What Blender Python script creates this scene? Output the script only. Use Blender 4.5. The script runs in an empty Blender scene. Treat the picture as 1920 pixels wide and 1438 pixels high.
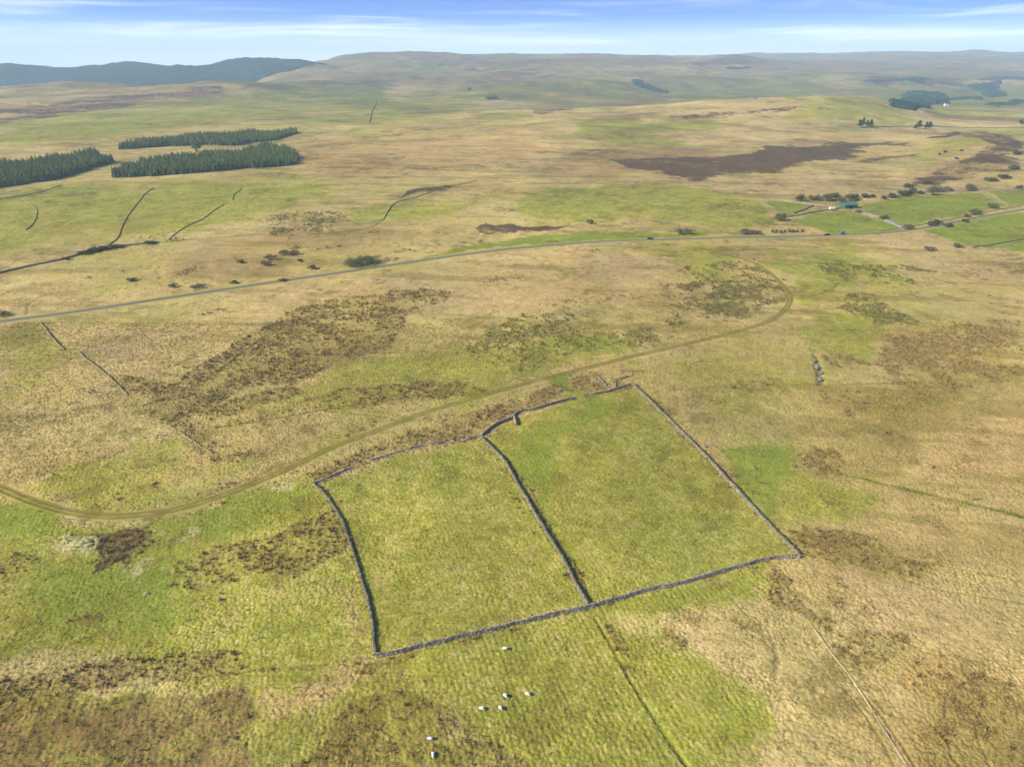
import bpy, bmesh, math, random
import numpy as np
from mathutils import Vector, Matrix
R = math.radians
random.seed(7); rng = np.random.default_rng(7)
S = bpy.context.scene
C = S.collection

# ------------------------------------------------------------------ camera, sky, sun, exposure
CAM_H, PITCH, F = 120.0, R(25.0), 1297.0          # metres above the field, downward tilt, focal length in photo pixels
cd = bpy.data.cameras.new('camera'); cam = bpy.data.objects.new('camera', cd); C.objects.link(cam)
cam.location = (0, 0, CAM_H); cam.rotation_euler = (math.pi/2 - PITCH, 0, 0)
cd.sensor_width = 36; cd.lens = 36*F/1920; cd.clip_start = 1; cd.clip_end = 60000
S.camera = cam
SUN_EL, SUN_DIR = 34.0, -22.0                        # shadows fall to +x, turned SUN_DIR... degrees away from the camera
sd = bpy.data.lights.new('sun', 'SUN'); sd.energy = 4.2; sd.angle = R(0.5); sd.color = (1.0, 0.93, 0.80)
sun = bpy.data.objects.new('sun', sd); C.objects.link(sun)
sh = Vector((math.cos(R(-SUN_DIR)), math.sin(R(-SUN_DIR)), 0))      # horizontal way the shadows fall
ray = Vector((sh.x*math.cos(R(SUN_EL)), sh.y*math.cos(R(SUN_EL)), -math.sin(R(SUN_EL))))
sun.rotation_euler = ray.to_track_quat('-Z', 'Y').to_euler()
W = bpy.data.worlds.new('World'); S.world = W; W.use_nodes = True
nt = W.node_tree; N = nt.nodes; L = nt.links
bg = N['Background']; bg.inputs['Strength'].default_value = 0.14
sky = N.new('ShaderNodeTexSky'); sky.sky_type = 'NISHITA'; sky.sun_disc = False
sky.sun_elevation = R(SUN_EL); sky.sun_rotation = math.atan2(-sh.x, -sh.y)
sky.altitude = 300; sky.air_density = 1.0; sky.dust_density = 0.6; sky.ozone_density = 3.0
geo = N.new('ShaderNodeTexCoord'); mp = N.new('ShaderNodeMapping'); mp.inputs['Scale'].default_value = (1, 1, 6.0)
mp.inputs['Location'].default_value = (0, 0, 0.010)
L.new(geo.outputs['Generated'], mp.inputs['Vector']); nrm = N.new('ShaderNodeVectorMath'); nrm.operation = 'NORMALIZE'
L.new(mp.outputs[0], nrm.inputs[0]); L.new(nrm.outputs[0], sky.inputs['Vector'])
# thin cirrus streaks low over the horizon
mc = N.new('ShaderNodeMapping'); mc.inputs['Scale'].default_value = (2.2, 2.2, 42); mc.inputs['Rotation'].default_value = (0, R(1.2), 0)
L.new(geo.outputs['Generated'], mc.inputs['Vector'])
cn = N.new('ShaderNodeTexNoise'); cn.inputs['Scale'].default_value = 1.6; cn.inputs['Detail'].default_value = 6; cn.inputs['Roughness'].default_value = 0.55
cn.inputs['Distortion'].default_value = 0.5
L.new(mc.outputs[0], cn.inputs['Vector'])
cr = N.new('ShaderNodeMapRange'); cr.interpolation_type = 'SMOOTHSTEP'
cr.inputs['From Min'].default_value = 0.44; cr.inputs['From Max'].default_value = 0.74; cr.inputs['To Max'].default_value = 0.85
L.new(cn.outputs['Fac'], cr.inputs['Value'])
sx_ = N.new('ShaderNodeSeparateXYZ'); L.new(geo.outputs['Generated'], sx_.inputs[0])
cb = N.new('ShaderNodeMapRange'); cb.interpolation_type = 'SMOOTHSTEP'      # cirrus band only near the horizon
cb.inputs['From Min'].default_value = 0.10; cb.inputs['From Max'].default_value = 0.015
L.new(sx_.outputs['Z'], cb.inputs['Value'])
cm = N.new('ShaderNodeMath'); cm.operation = 'MULTIPLY'; L.new(cr.outputs[0], cm.inputs[0]); L.new(cb.outputs[0], cm.inputs[1])
mx = N.new('ShaderNodeMix'); mx.data_type = 'RGBA'; L.new(cm.outputs[0], mx.inputs['Factor'])
tint = N.new('ShaderNodeMix'); tint.data_type = 'RGBA'; tint.blend_type = 'MULTIPLY'; tint.inputs['Factor'].default_value = 1
tint.inputs['B'].default_value = (0.48, 0.66, 1.02, 1)
L.new(sky.outputs[0], tint.inputs['A']); L.new(tint.outputs['Result'], mx.inputs['A']); mx.inputs['B'].default_value = (5.4, 5.7, 6.2, 1)
air = N.new('ShaderNodeMapRange'); air.interpolation_type = 'SMOOTHSTEP'        # pale band of thick air along the horizon
air.inputs['From Min'].default_value = 0.055; air.inputs['From Max'].default_value = -0.01; air.inputs['To Max'].default_value = 0.85
L.new(sx_.outputs['Z'], air.inputs['Value'])
mx2 = N.new('ShaderNodeMix'); mx2.data_type = 'RGBA'; L.new(air.outputs[0], mx2.inputs['Factor']); L.new(mx.outputs['Result'], mx2.inputs['A']); mx2.inputs['B'].default_value = (6.6, 7.0, 7.8, 1)
L.new(mx2.outputs['Result'], bg.inputs['Color'])
S.view_settings.view_transform = 'Standard'; S.view_settings.look = 'None'; S.view_settings.gamma = 1
S.view_settings.exposure = 0.97
S.render.engine = 'CYCLES'
S.cycles.volume_bounces = 1
HAZE = 9.0e-5

# ------------------------------------------------------------------ noise
def _h(ix, iy, seed):
    n = (ix.astype(np.int64)*374761393 + iy.astype(np.int64)*668265263 + seed*362437) & 0xffffffff
    n = ((n ^ (n >> 13))*1274126177) & 0xffffffff
    n = ((n ^ (n >> 15))*2246822519) & 0xffffffff
    n = n ^ (n >> 16)
    return (n & 0xffff).astype(np.float32)/65535.0*2-1
def vn(x, y, wl, seed=0):
    a = 0.6 + seed*0.37; c, s = math.cos(a), math.sin(a)
    X = (x*c - y*s)/wl + 17.3*seed; Y = (x*s + y*c)/wl - 9.1*seed
    ix = np.floor(X); iy = np.floor(Y); fx = (X-ix).astype(np.float32); fy = (Y-iy).astype(np.float32)
    ix = ix.astype(np.int64); iy = iy.astype(np.int64)
    fx = fx*fx*fx*(fx*(fx*6-15)+10); fy = fy*fy*fy*(fy*(fy*6-15)+10)
    a0 = _h(ix, iy, seed); a1 = _h(ix+1, iy, seed); b0 = _h(ix, iy+1, seed); b1 = _h(ix+1, iy+1, seed)
    return (a0*(1-fx)+a1*fx)*(1-fy) + (b0*(1-fx)+b1*fx)*fy
def fbm(x, y, wl, octs, seed=0, gain=0.55, sp=None):
    out = 0; amp = 1; tot = 0
    for k in range(octs):
        w = wl*0.5**k; f = 1.0 if sp is None else np.clip(w/(1.2*sp)-0.6, 0, 1).astype(np.float32)
        out = out+vn(x, y, w, seed+k*7)*amp*f; tot = tot+amp*amp*0.33*f*f; amp *= gain
    return out/np.sqrt(tot+.02)*0.5
def worley(x, y, cell, seed=0):
    """distance to the nearest tussock centre (0 at its middle), and a random number of that tussock"""
    X = x/cell; Y = y/cell; ix = np.floor(X).astype(np.int64); iy = np.floor(Y).astype(np.int64)
    best = np.full(X.shape, 9., np.float32); idr = np.zeros(X.shape, np.float32)
    for dx in (-1, 0, 1):
        for dy_ in (-1, 0, 1):
            a = ix+dx; b = iy+dy_; cx = a+.5+.45*_h(a, b, seed); cy = b+.5+.45*_h(a, b, seed+5)
            d = ((X-cx)**2+(Y-cy)**2).astype(np.float32); m = d < best; best = np.where(m, d, best); idr = np.where(m, _h(a, b, seed+9), idr)
    return np.sqrt(best), idr
def ss(a, b, x):
    t = np.clip((x-a)/(b-a), 0, 1); return t*t*(3-2*t)

# ------------------------------------------------------------------ terrain height
cP, sP = math.cos(PITCH), math.sin(PITCH)
def z_of(v, y): return CAM_H - y*np.tan(PITCH + np.arctan((v-719)/F))
ROWS = [  # distance, [(photo column, photo row the ground is seen at)...]
 (700,  [(-600,365),(0,366),(600,366),(1000,364),(1400,363),(1700,366),(2000,364),(2600,364)]),
 (1000, [(-600,294),(0,295),(600,295),(1000,293),(1400,295),(1650,296),(1850,280),(2000,284),(2600,290)]),
 (1150, [(-600,272),(0,273),(600,273),(1000,270),(1400,271),(1650,272),(1760,259),(1830,250),(1900,262),(2000,262),(2600,268)]),
 (1400, [(-600,244),(0,245),(400,245),(700,239),(900,236),(1100,234),(1400,236),(1600,241),(1750,246),(1850,250),(2000,250),(2600,246)]),
 (1850, [(-600,213),(0,213),(400,214),(640,222),(800,214),(900,208),(1000,205),(1120,203),(1200,197),(1300,190),(1400,186),(1560,181),(1640,189),(1700,200),(1780,218),(1900,220),(2600,214)]),
 (2400, [(-600,190),(0,190),(400,192),(700,198),(900,201),(1100,206),(1300,203),(1500,200),(1650,200),(1800,206),(2000,207),(2600,200)]),
 (3400, [(-600,168),(-50,168),(30,161),(130,155),(250,158),(400,153),(500,160),(640,164),(800,168),(1000,171),(1200,176),(1400,180),(1600,181),(1800,186),(2000,187),(2600,180)]),
 (4400, [(-600,185),(0,180),(200,172),(400,160),(500,150),(640,146),(800,146),(1000,148),(1200,151),(1400,155),(1600,157),(1800,162),(2000,162),(2600,162)]),
 (5600, [(-600,124),(0,129),(130,134),(250,126),(330,128),(400,126),(490,118),(560,122),(625,132),(700,124),(800,120),(1000,120),(1200,126),(1400,133),(1600,136),(1800,139),(2000,138),(2600,140)]),
 (7200, [(-600,160),(0,160),(300,160),(500,140),(600,113),(690,105),(740,103),(800,106),(1000,106),(1200,107),(1290,112),(1380,105),(1440,113),(1600,120),(1800,118),(2000,115),(2600,118)]),
 (9000, [(-600,150),(0,150),(700,150),(1000,118),(1100,105),(1200,110),(1300,109),(1500,110),(1600,104),(1750,102),(1900,105),(2600,106)]),
 (12000,[(-600,140),(900,140),(1100,108),(1280,106),(1440,101),(1560,101),(1690,97),(1760,101),(1830,95),(1890,100),(2000,99),(2600,102)]),
 (15500,[(-600,150),(2600,150)]),
]
TC = np.linspace(-1.30, 1.30, 521)
rowy = [250, 500] + [r[0] for r in ROWS]; rowz = [np.zeros_like(TC), np.zeros_like(TC)]
for yy, pts in ROWS:
    pu = [(p[0]-960)/F for p in pts]; v = np.interp(TC, pu, [p[1] for p in pts])
    k = np.hanning(17)[1:-1]; k = k/k.sum(); vp = np.pad(v, 7, mode='edge'); v = np.convolve(vp, k, 'valid')
    rowz.append(z_of(v, yy))
LY = np.log(np.array(rowy, float)); ZT = np.array(rowz)
dZ = np.zeros_like(ZT)
for i in range(1, len(LY)-1):
    d0 = (ZT[i]-ZT[i-1])/(LY[i]-LY[i-1]); d1 = (ZT[i+1]-ZT[i])/(LY[i+1]-LY[i])
    dZ[i] = np.where(d0*d1 > 0, 2*d0*d1/(d0+d1+1e-9), 0)
NY = 1200; LYg = np.linspace(LY[0], LY[-1], NY); ZG = np.zeros((NY, len(TC)))
for j, l in enumerate(LYg):
    i = min(np.searchsorted(LY, l, 'right')-1, len(LY)-2); h = LY[i+1]-LY[i]; s = (l-LY[i])/h
    ZG[j] = ((2*s**3-3*s*s+1)*ZT[i] + (s**3-2*s*s+s)*h*dZ[i] + (-2*s**3+3*s*s)*ZT[i+1] + (s**3-s*s)*h*dZ[i+1])
def H(x, y):
    x = np.asarray(x, float); y = np.asarray(y, float); yc = np.maximum(y, 1.0)
    t = x/(cP*yc + sP*CAM_H)
    a = np.clip((t-TC[0])/(TC[1]-TC[0]), 0, len(TC)-1.001); b = np.clip((np.log(yc)-LYg[0])/(LYg[1]-LYg[0]), 0, NY-1.001)
    ia = a.astype(int); ib = b.astype(int); fa = a-ia; fb = b-ib
    z = (ZG[ib, ia]*(1-fa)+ZG[ib, ia+1]*fa)*(1-fb) + (ZG[ib+1, ia]*(1-fa)+ZG[ib+1, ia+1]*fa)*fb
    z = z + vn(x, y, 130, 1)*1.2 + vn(x, y, 45, 2)*0.35
    m = ss(350, 1300, y)
    z = z + m*(vn(x, y, 300, 3)*3.5 + vn(x, y, 110, 4)*1.6 + vn(x, y, 50, 33)*1.0)
    far = ss(1800, 4500, y)
    return z + far*(vn(x, y, 900, 5)*16 + vn(x, y, 420, 6)*22 + vn(x, y, 200, 8)*12 + vn(x, y, 90, 9)*5)*(1-0.45*ss(6000, 9000, y))
_ys = np.exp(np.linspace(math.log(45), math.log(14500), 6000))
def px(u, v):
    """the place on the ground that the photo shows at column u, row v (1920 x 1438)"""
    a = (u-960)/F; b = (v-719)/F
    dy = cP - b*sP; dz = -sP - b*cP
    s = _ys/dy; xs = a*s; zs = CAM_H + dz*s
    d = zs - H(xs, _ys); k = np.argmax(d <= 0)
    if d[k] > 0: k = len(_ys)-1
    if k > 0 and d[k] <= 0:
        f = d[k-1]/(d[k-1]-d[k]+1e-12); y = _ys[k-1]*(1-f)+_ys[k]*f
    else: y = _ys[k]
    return float(a*y/dy), float(y)
def P3(u, v, dz=0):
    x, y = px(u, v); return Vector((x, y, float(H(x, y))+dz))
def mpp(y): return (cP*y + sP*CAM_H)/F                   # metres per photo pixel, sideways

# ------------------------------------------------------------------ object helpers
def tag(o, label=None, cat=None, group=None, kind=None):
    if label: o['label'] = label
    if cat: o['category'] = cat
    if group: o['group'] = group
    if kind: o['kind'] = kind
    return o
def empty(name, loc, rz=0):
    o = bpy.data.objects.new(name, None); C.objects.link(o); o.location = loc; o.rotation_euler = (0, 0, rz)
    o.empty_display_size = 0.5; return o
def mesh_np(name, V, Fc, mats, parent=None, midx=None, smooth=False, attrs=None):
    V = np.asarray(V, np.float32); Fc = np.asarray(Fc, np.int32)
    me = bpy.data.meshes.new(name); n = Fc.shape[1]
    me.vertices.add(len(V)); me.vertices.foreach_set('co', V.ravel())
    me.loops.add(Fc.size); me.loops.foreach_set('vertex_index', Fc.ravel())
    me.polygons.add(len(Fc)); me.polygons.foreach_set('loop_start', np.arange(0, Fc.size, n, dtype=np.int32))
    me.polygons.foreach_set('loop_total', np.full(len(Fc), n, np.int32))
    if midx is not None: me.polygons.foreach_set('material_index', np.asarray(midx, np.int32))
    me.polygons.foreach_set('use_smooth', np.full(len(Fc), bool(smooth)))
    me.update(calc_edges=True)
    for k, (arr, typ) in (attrs or {}).items():
        at = me.attributes.new(k, typ, 'POINT')
        at.data.foreach_set('color' if typ == 'FLOAT_COLOR' else 'value', np.asarray(arr, np.float32).ravel())
    for m in (mats if isinstance(mats, list) else [mats]): me.materials.append(m)
    o = bpy.data.objects.new(name, me); C.objects.link(o)
    if parent: o.parent = parent
    return o
def from_bm(name, bm, mats, parent=None, smooth=False):
    me = bpy.data.meshes.new(name); bm.normal_update(); bm.to_mesh(me); bm.free()
    for m in (mats if isinstance(mats, list) else [mats]): me.materials.append(m)
    if smooth: me.polygons.foreach_set('use_smooth', np.ones(len(me.polygons), bool))
    o = bpy.data.objects.new(name, me); C.objects.link(o)
    if parent: o.parent = parent
    return o
def copy_tree(o, parent=None):
    c = o.copy(); C.objects.link(c)
    if parent: c.parent = parent
    for ch in o.children: copy_tree(ch, c)
    return c
def box(bm, x0, x1, y0, y1, z0, z1, mi=0):
    v = [bm.verts.new(p) for p in ((x0,y0,z0),(x1,y0,z0),(x1,y1,z0),(x0,y1,z0),(x0,y0,z1),(x1,y0,z1),(x1,y1,z1),(x0,y1,z1))]
    for f in ((0,3,2,1),(4,5,6,7),(0,1,5,4),(1,2,6,5),(2,3,7,6),(3,0,4,7)):
        bm.faces.new([v[i] for i in f]).material_index = mi

# ------------------------------------------------------------------ materials
def mat(name, col, rough=0.9, var=0.25, scale=3.0, bump=0.0, bscale=None, attr=None, col2=None, spec=0.2, metallic=0, trans=0):
    m = bpy.data.materials.new(name); m.use_nodes = True; t = m.node_tree; n = t.nodes; l = t.links
    b = n['Principled BSDF']; b.inputs['Roughness'].default_value = rough
    b.inputs['Specular IOR Level'].default_value = spec; b.inputs['Metallic'].default_value = metallic
    tc = n.new('ShaderNodeTexCoord'); no = n.new('ShaderNodeTexNoise'); no.inputs['Scale'].default_value = scale; no.inputs['Detail'].default_value = 4
    no.inputs['Roughness'].default_value = 0.65
    l.new(tc.outputs['Object'], no.inputs['Vector'])
    if attr:
        a = n.new('ShaderNodeAttribute'); a.attribute_name = attr; src = a.outputs['Color']
    else:
        r = n.new('ShaderNodeRGB'); r.outputs[0].default_value = (*col, 1); src = r.outputs[0]
    mr = n.new('ShaderNodeMapRange'); mr.inputs['From Min'].default_value = 0.25; mr.inputs['From Max'].default_value = 0.75
    if col2:
        mr.interpolation_type = 'SMOOTHSTEP'
        l.new(no.outputs['Fac'], mr.inputs['Value']); mxx = n.new('ShaderNodeMix'); mxx.data_type = 'RGBA'
        l.new(mr.outputs[0], mxx.inputs['Factor']); l.new(src, mxx.inputs['A']); mxx.inputs['B'].default_value = (*col2, 1)
        l.new(mxx.outputs['Result'], b.inputs['Base Color'])
    else:
        mr.inputs['To Min'].default_value = 1-var; mr.inputs['To Max'].default_value = 1+var
        l.new(no.outputs['Fac'], mr.inputs['Value']); vm = n.new('ShaderNodeVectorMath'); vm.operation = 'SCALE'
        l.new(src, vm.inputs[0]); l.new(mr.outputs[0], vm.inputs['Scale']); l.new(vm.outputs[0], b.inputs['Base Color'])
    if bump:
        bn = n.new('ShaderNodeTexNoise'); bn.inputs['Scale'].default_value = bscale or scale; bn.inputs['Detail'].default_value = 3
        l.new(tc.outputs['Object'], bn.inputs['Vector'])
        bp = n.new('ShaderNodeBump'); bp.inputs['Strength'].default_value = 1; bp.inputs['Distance'].default_value = bump
        l.new(bn.outputs['Fac'], bp.inputs['Height']); l.new(bp.outputs[0], b.inputs['Normal'])
    return m
STRAW = np.array((.405, .290, .108)); STRAW2 = np.array((.355, .265, .088)); PINK = np.array((.375, .258, .105)); PALE = np.array((.44, .36, .18))
GREEN = np.array((.212, .214, .023)); LUSH = np.array((.158, .194, .018)); YGREEN = np.array((.305, .268, .052))
OLIVE = np.array((.150, .118, .022)); BROWN = np.array((.185, .112, .038)); HEATH = np.array((.080, .048, .022)); RED = np.array((.205, .115, .048))
RUSHDK = np.array((.085, .080, .020)); ORANGE = np.array((.380, .225, .064)); STONEP = np.array((.27, .25, .17))
M = {}
M['ground'] = mat('moorland_grass', None, attr='cover', var=0.16, scale=1.6, bump=0.07, bscale=1.7, rough=1, spec=0.05)
M['track'] = mat('worn_grass_track', None, attr='cover', var=0.2, scale=1.5, bump=0.05, rough=1, spec=0.05)
M['asphalt'] = mat('lane_asphalt', (.15, .13, .095), var=0.15, scale=0.4)
M['verge'] = mat('lane_verge', (.17, .15, .08), var=0.3, scale=0.5)
M['rush'] = mat('rush_blades', None, attr='cover', var=0.3, scale=0.7, rough=0.9, spec=0.1)
M['conifer'] = mat('conifer_needles', (.060, .100, .028), col2=(.17, .20, .055), scale=0.3, rough=0.9, spec=0.1)
M['pine'] = mat('pine_needles', (.018, .034, .014), col2=(.045, .062, .022), scale=.5)
M['bark'] = mat('bark', (.08, .06, .045), scale=3)
M['leaf'] = mat('shrub_leaves', (.055, .072, .022), col2=(.12, .125, .04), scale=0.9, rough=0.8)
M['gorse'] = mat('gorse_leaves', (.035, .048, .014), col2=(.085, .085, .02), scale=1.1, rough=0.8)
M['bare'] = mat('bare_twigs', (.095, .080, .048), col2=(.15, .125, .075), scale=0.9, rough=0.9)
M['farwood'] = mat('far_conifer_canopy', (.014, .036, .020), col2=(.022, .05, .026), scale=0.02, rough=1, spec=0.0)

def stone_mat(name, c1, c2, c3, scale):
    m = bpy.data.materials.new(name); m.use_nodes = True; t = m.node_tree; n = t.nodes; l = t.links; b = n['Principled BSDF']
    b.inputs['Roughness'].default_value = 0.95; b.inputs['Specular IOR Level'].default_value = 0.15
    tc = n.new('ShaderNodeTexCoord'); vo = n.new('ShaderNodeTexVoronoi'); vo.inputs['Scale'].default_value = scale
    l.new(tc.outputs['Object'], vo.inputs['Vector'])
    sp = n.new('ShaderNodeSeparateColor'); l.new(vo.outputs['Color'], sp.inputs[0])
    r = n.new('ShaderNodeValToRGB'); r.color_ramp.elements[0].color = (*c1, 1); r.color_ramp.elements[1].color = (*c2, 1)
    e = r.color_ramp.elements.new(0.55); e.color = (*c3, 1); l.new(sp.outputs[0], r.inputs[0])
    l.new(r.outputs[0], b.inputs['Base Color'])
    bp = n.new('ShaderNodeBump'); bp.inputs['Distance'].default_value = 0.12; bp.invert = True
    l.new(vo.outputs['Distance'], bp.inputs['Height']); l.new(bp.outputs[0], b.inputs['Normal'])
    return m
M['stone'] = stone_mat('drystone', (.15, .125, .085), (.44, .37, .26), (.28, .23, .155), 2.6)
M['turfy'] = mat('turf_covered_stone', (.20, .16, .055), col2=(.32, .27, .11), scale=.8, bump=.15)
M['mossy'] = stone_mat('mossy_drystone', (.10, .095, .05), (.30, .27, .18), (.17, .15, .085), 2.2)
M['rock'] = mat('grey_rock', (.13, .13, .12), col2=(.23, .22, .19), scale=1.5, bump=0.2)
M['lichen'] = mat('lichen_rock', (.24, .24, .05), col2=(.42, .38, .17), scale=0.9, bump=0.25)

# ------------------------------------------------------------------ lines of the place (photo pixels -> ground)
ROAD = [(-140,622),(0,603),(200,576),(400,546),(520,528),(640,511),(760,493),(880,476),(1000,463),(1100,455),(1220,450),(1400,445),(1560,441),(1640,438),(1700,432),(1760,423),(1830,409),(1920,393),(2040,375)]
TRACK = [(-140,850),(-60,890),(0,915),(60,940),(130,960),(200,968),(280,963),(350,950),(430,924),(500,896),(560,870),(620,840),(700,810),(800,773),(900,743),(1000,715),(1100,690),(1200,665),(1300,642),(1380,622),(1440,603),(1470,582),(1482,560),(1470,538),(1440,510),(1400,488),(1330,474)]
def spline(pts, step):
    w = np.array([px(*p) for p in pts]); out = [w[0]]
    P = np.vstack([2*w[0]-w[1], w, 2*w[-1]-w[-2]])
    for i in range(1, len(P)-2):
        d = np.linalg.norm(P[i+1]-P[i]); n = max(2, int(d/step))
        for k in range(1, n+1):
            s = k/n
            out.append(0.5*((2*P[i]) + (-P[i-1]+P[i+1])*s + (2*P[i-1]-5*P[i]+4*P[i+1]-P[i+2])*s*s + (-P[i-1]+3*P[i]-3*P[i+1]+P[i+2])*s**3))
    return np.array(out)
road_w = spline(ROAD, 6); track_w = spline(TRACK, 1.5)

# walls: name-free data: (label, points, height, width, tumbled 0..1, material, category, group)
WALLS = [
 ('grey drystone wall along the bottom of both small fields, nearest the sheep', [(706,1233),(760,1222),(800,1212),(850,1199),(900,1187),(1000,1164),(1105,1139),(1200,1113),(1300,1088),(1400,1061),(1460,1048),(1500,1045)], 1.35, .8, .15, 'stone'),
 ('curving drystone wall on the left side of the two walled fields', [(588,908),(612,930),(640,975),(657,1020),(672,1070),(685,1110),(697,1165),(705,1229)], .95, .75, .3, 'mossy'),
 ('drystone wall dividing the two walled fields, brown bracken along its right side', [(900,822),(925,845),(948,870),(975,918),(1000,960),(1030,1010),(1058,1058),(1082,1100),(1104,1136)], 1.4, .75, .12, 'mossy'),
 ('long drystone wall on the right side of the two walled fields', [(1185,722),(1230,765),(1280,815),(1330,865),(1380,920),(1430,975),(1470,1015),(1497,1042)], 1.4, .75, .12, 'mossy'),
 ('short drystone wall right of the gateway at the top of the right walled field', [(1181,722),(1160,729),(1140,735),(1118,740),(1092,744)], 1.2, .8, .3, 'stone'),
 ('bent drystone wall left of the gateway at the top of the right walled field', [(1078,748),(1040,757),(1005,768),(972,775),(958,786),(930,797),(902,818)], 1.3, .8, .25, 'stone'),
 ('short spur of drystone wall dropping into the top of the right walled field', [(963,783),(965,790),(968,798)], 1.6, .8, .3, 'stone'),
 ('low tumbled drystone wall in rushes at the top of the left walled field', [(895,819),(860,826),(800,834),(760,845),(720,856),(680,871),(640,886),(592,906)], .8, .9, .7, 'stone'),
 ('left ruined wall of the little sheepfold beside the track', [(1118,706),(1128,714),(1138,725)], 1.0, 1.0, .6, 'mossy'),
 ('right ruined wall of the little sheepfold beside the track', [(1146,713),(1164,710),(1184,706)], .9, .9, .6, 'stone'),
 ('ruined stub of wall between the little sheepfold and the walled field', [(1152,713),(1155,721),(1154,728)], .9, .9, .6, 'stone'),
 ('low derelict wall running down from the lane, its upper left stretch', [(75,605),(92,625),(108,645),(122,656)], .8, .9, .5, 'turfy'),
 ('low derelict wall sloping through heather on the left moor, its middle stretch', [(146,660),(175,684),(210,712),(240,742)], .75, .9, .5, 'turfy'),
 ('crumbled lower end of the derelict wall on the left moor', [(318,798),(345,815),(370,833),(400,850)], .7, 1.0, .7, 'turfy'),
 ('dark wall with gorse beyond the lane at the left edge', [(-60,530),(0,513),(60,499),(110,489),(150,478),(200,468),(240,461),(300,455)], 1.5, .9, .2, 'stone'),
 ('wall climbing the green hill to the left of the lone conifer wood, longest of three', [(207,458),(222,445),(228,428),(240,405),(258,382),(272,364),(288,354)], 0.9, .6, .3, 'turfy'),
 ('thin winding wall right of the long wall on the left green hill', [(316,450),(330,438),(352,424),(382,410),(400,396),(420,384)], 0.8, .5, .3, 'turfy'),
 ('short hooked wall high on the left green hill', [(436,376),(440,364),(452,355),(450,345)], 0.8, .5, .3, 'turfy'),
 ('curved wall on the green slope near the left edge', [(40,373),(55,381),(68,393),(68,408),(60,422),(48,432)], 0.85, .55, .3, 'turfy'),
 ('wall along the top of the green slope below the left conifer wood', [(-40,380),(0,374),(50,366),(85,358),(115,348)], 0.85, .55, .3, 'turfy'),
 ('field wall left of the barn with a green roof', [(1470,408),(1500,404),(1530,398),(1565,393),(1585,390)], 1.4, .9, .2, 'stone'),
 ('wall splitting the small fields left of the barn', [(1488,401),(1508,394),(1525,386)], 1.2, .8, .2, 'mossy'),
 ('wall above the small fields left of the barn', [(1425,375),(1470,378),(1520,384),(1560,388)], 1.3, .8, .2, 'stone'),
 ('wall beside the lane on the right, above the road', [(1650,434),(1700,427),(1760,416),(1830,402),(1920,385)], 0.8, .5, .3, 'turfy'),
 ('wall along the foot of the heather knoll above the green fields', [(1690,366),(1760,360),(1820,358),(1930,356)], 1.4, .9, .2, 'stone'),
 ('slanting wall between the right green fields beside the lane', [(1842,360),(1862,372),(1893,388)], 1.2, .8, .2, 'mossy'),
 ('wall below the bottom right green field', [(1822,465),(1860,460),(1890,454),(1930,448)], 1.1, .8, .2, 'mossy'),
 ('far wall crossing the green slope beyond the moor', [(703,180),(704,197),(697,210),(692,230)], 2.2, 1.4, .1, 'stone'),
 ('thin dark wall beside the straight dark heather, left of the burnt strip', [(720,410),(728,396),(742,381),(790,367),(850,350),(895,339)], 1.0, .8, .4, 'turfy'),
 ('far wall above the pale moor below the two pine groups', [(1630,238),(1700,238),(1800,240),(1930,240)], 1.8, 1.2, .1, 'mossy'),
]
wall_w = [spline(w[1], 2.0 if px(*w[1][0])[1] > 400 else 0.9) for w in WALLS]

def dist_line(X, Y, line, reach, cap=9e9):
    """distance to a polyline, only near it"""
    out = np.full(X.shape, 1e9, np.float32)
    step = max(1, len(line)//60)
    for i in range(0, len(line)-1, step):
        seg = line[i:i+step+1]; lo = seg.min(0)-reach; hi = seg.max(0)+reach
        m = np.flatnonzero((X > lo[0]) & (X < hi[0]) & (Y > lo[1]) & (Y < hi[1]))
        if not len(m): continue
        xs, ys = X[m], Y[m]; best = out[m]
        for a, b in zip(seg[:-1], seg[1:]):
            d = b-a; q = d@d+1e-9; t = np.clip(((xs-a[0])*d[0]+(ys-a[1])*d[1])/q, 0, 1)
            best = np.minimum(best, np.hypot(xs-a[0]-t*d[0], ys-a[1]-t*d[1]))
        out[m] = best
    return out

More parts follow.
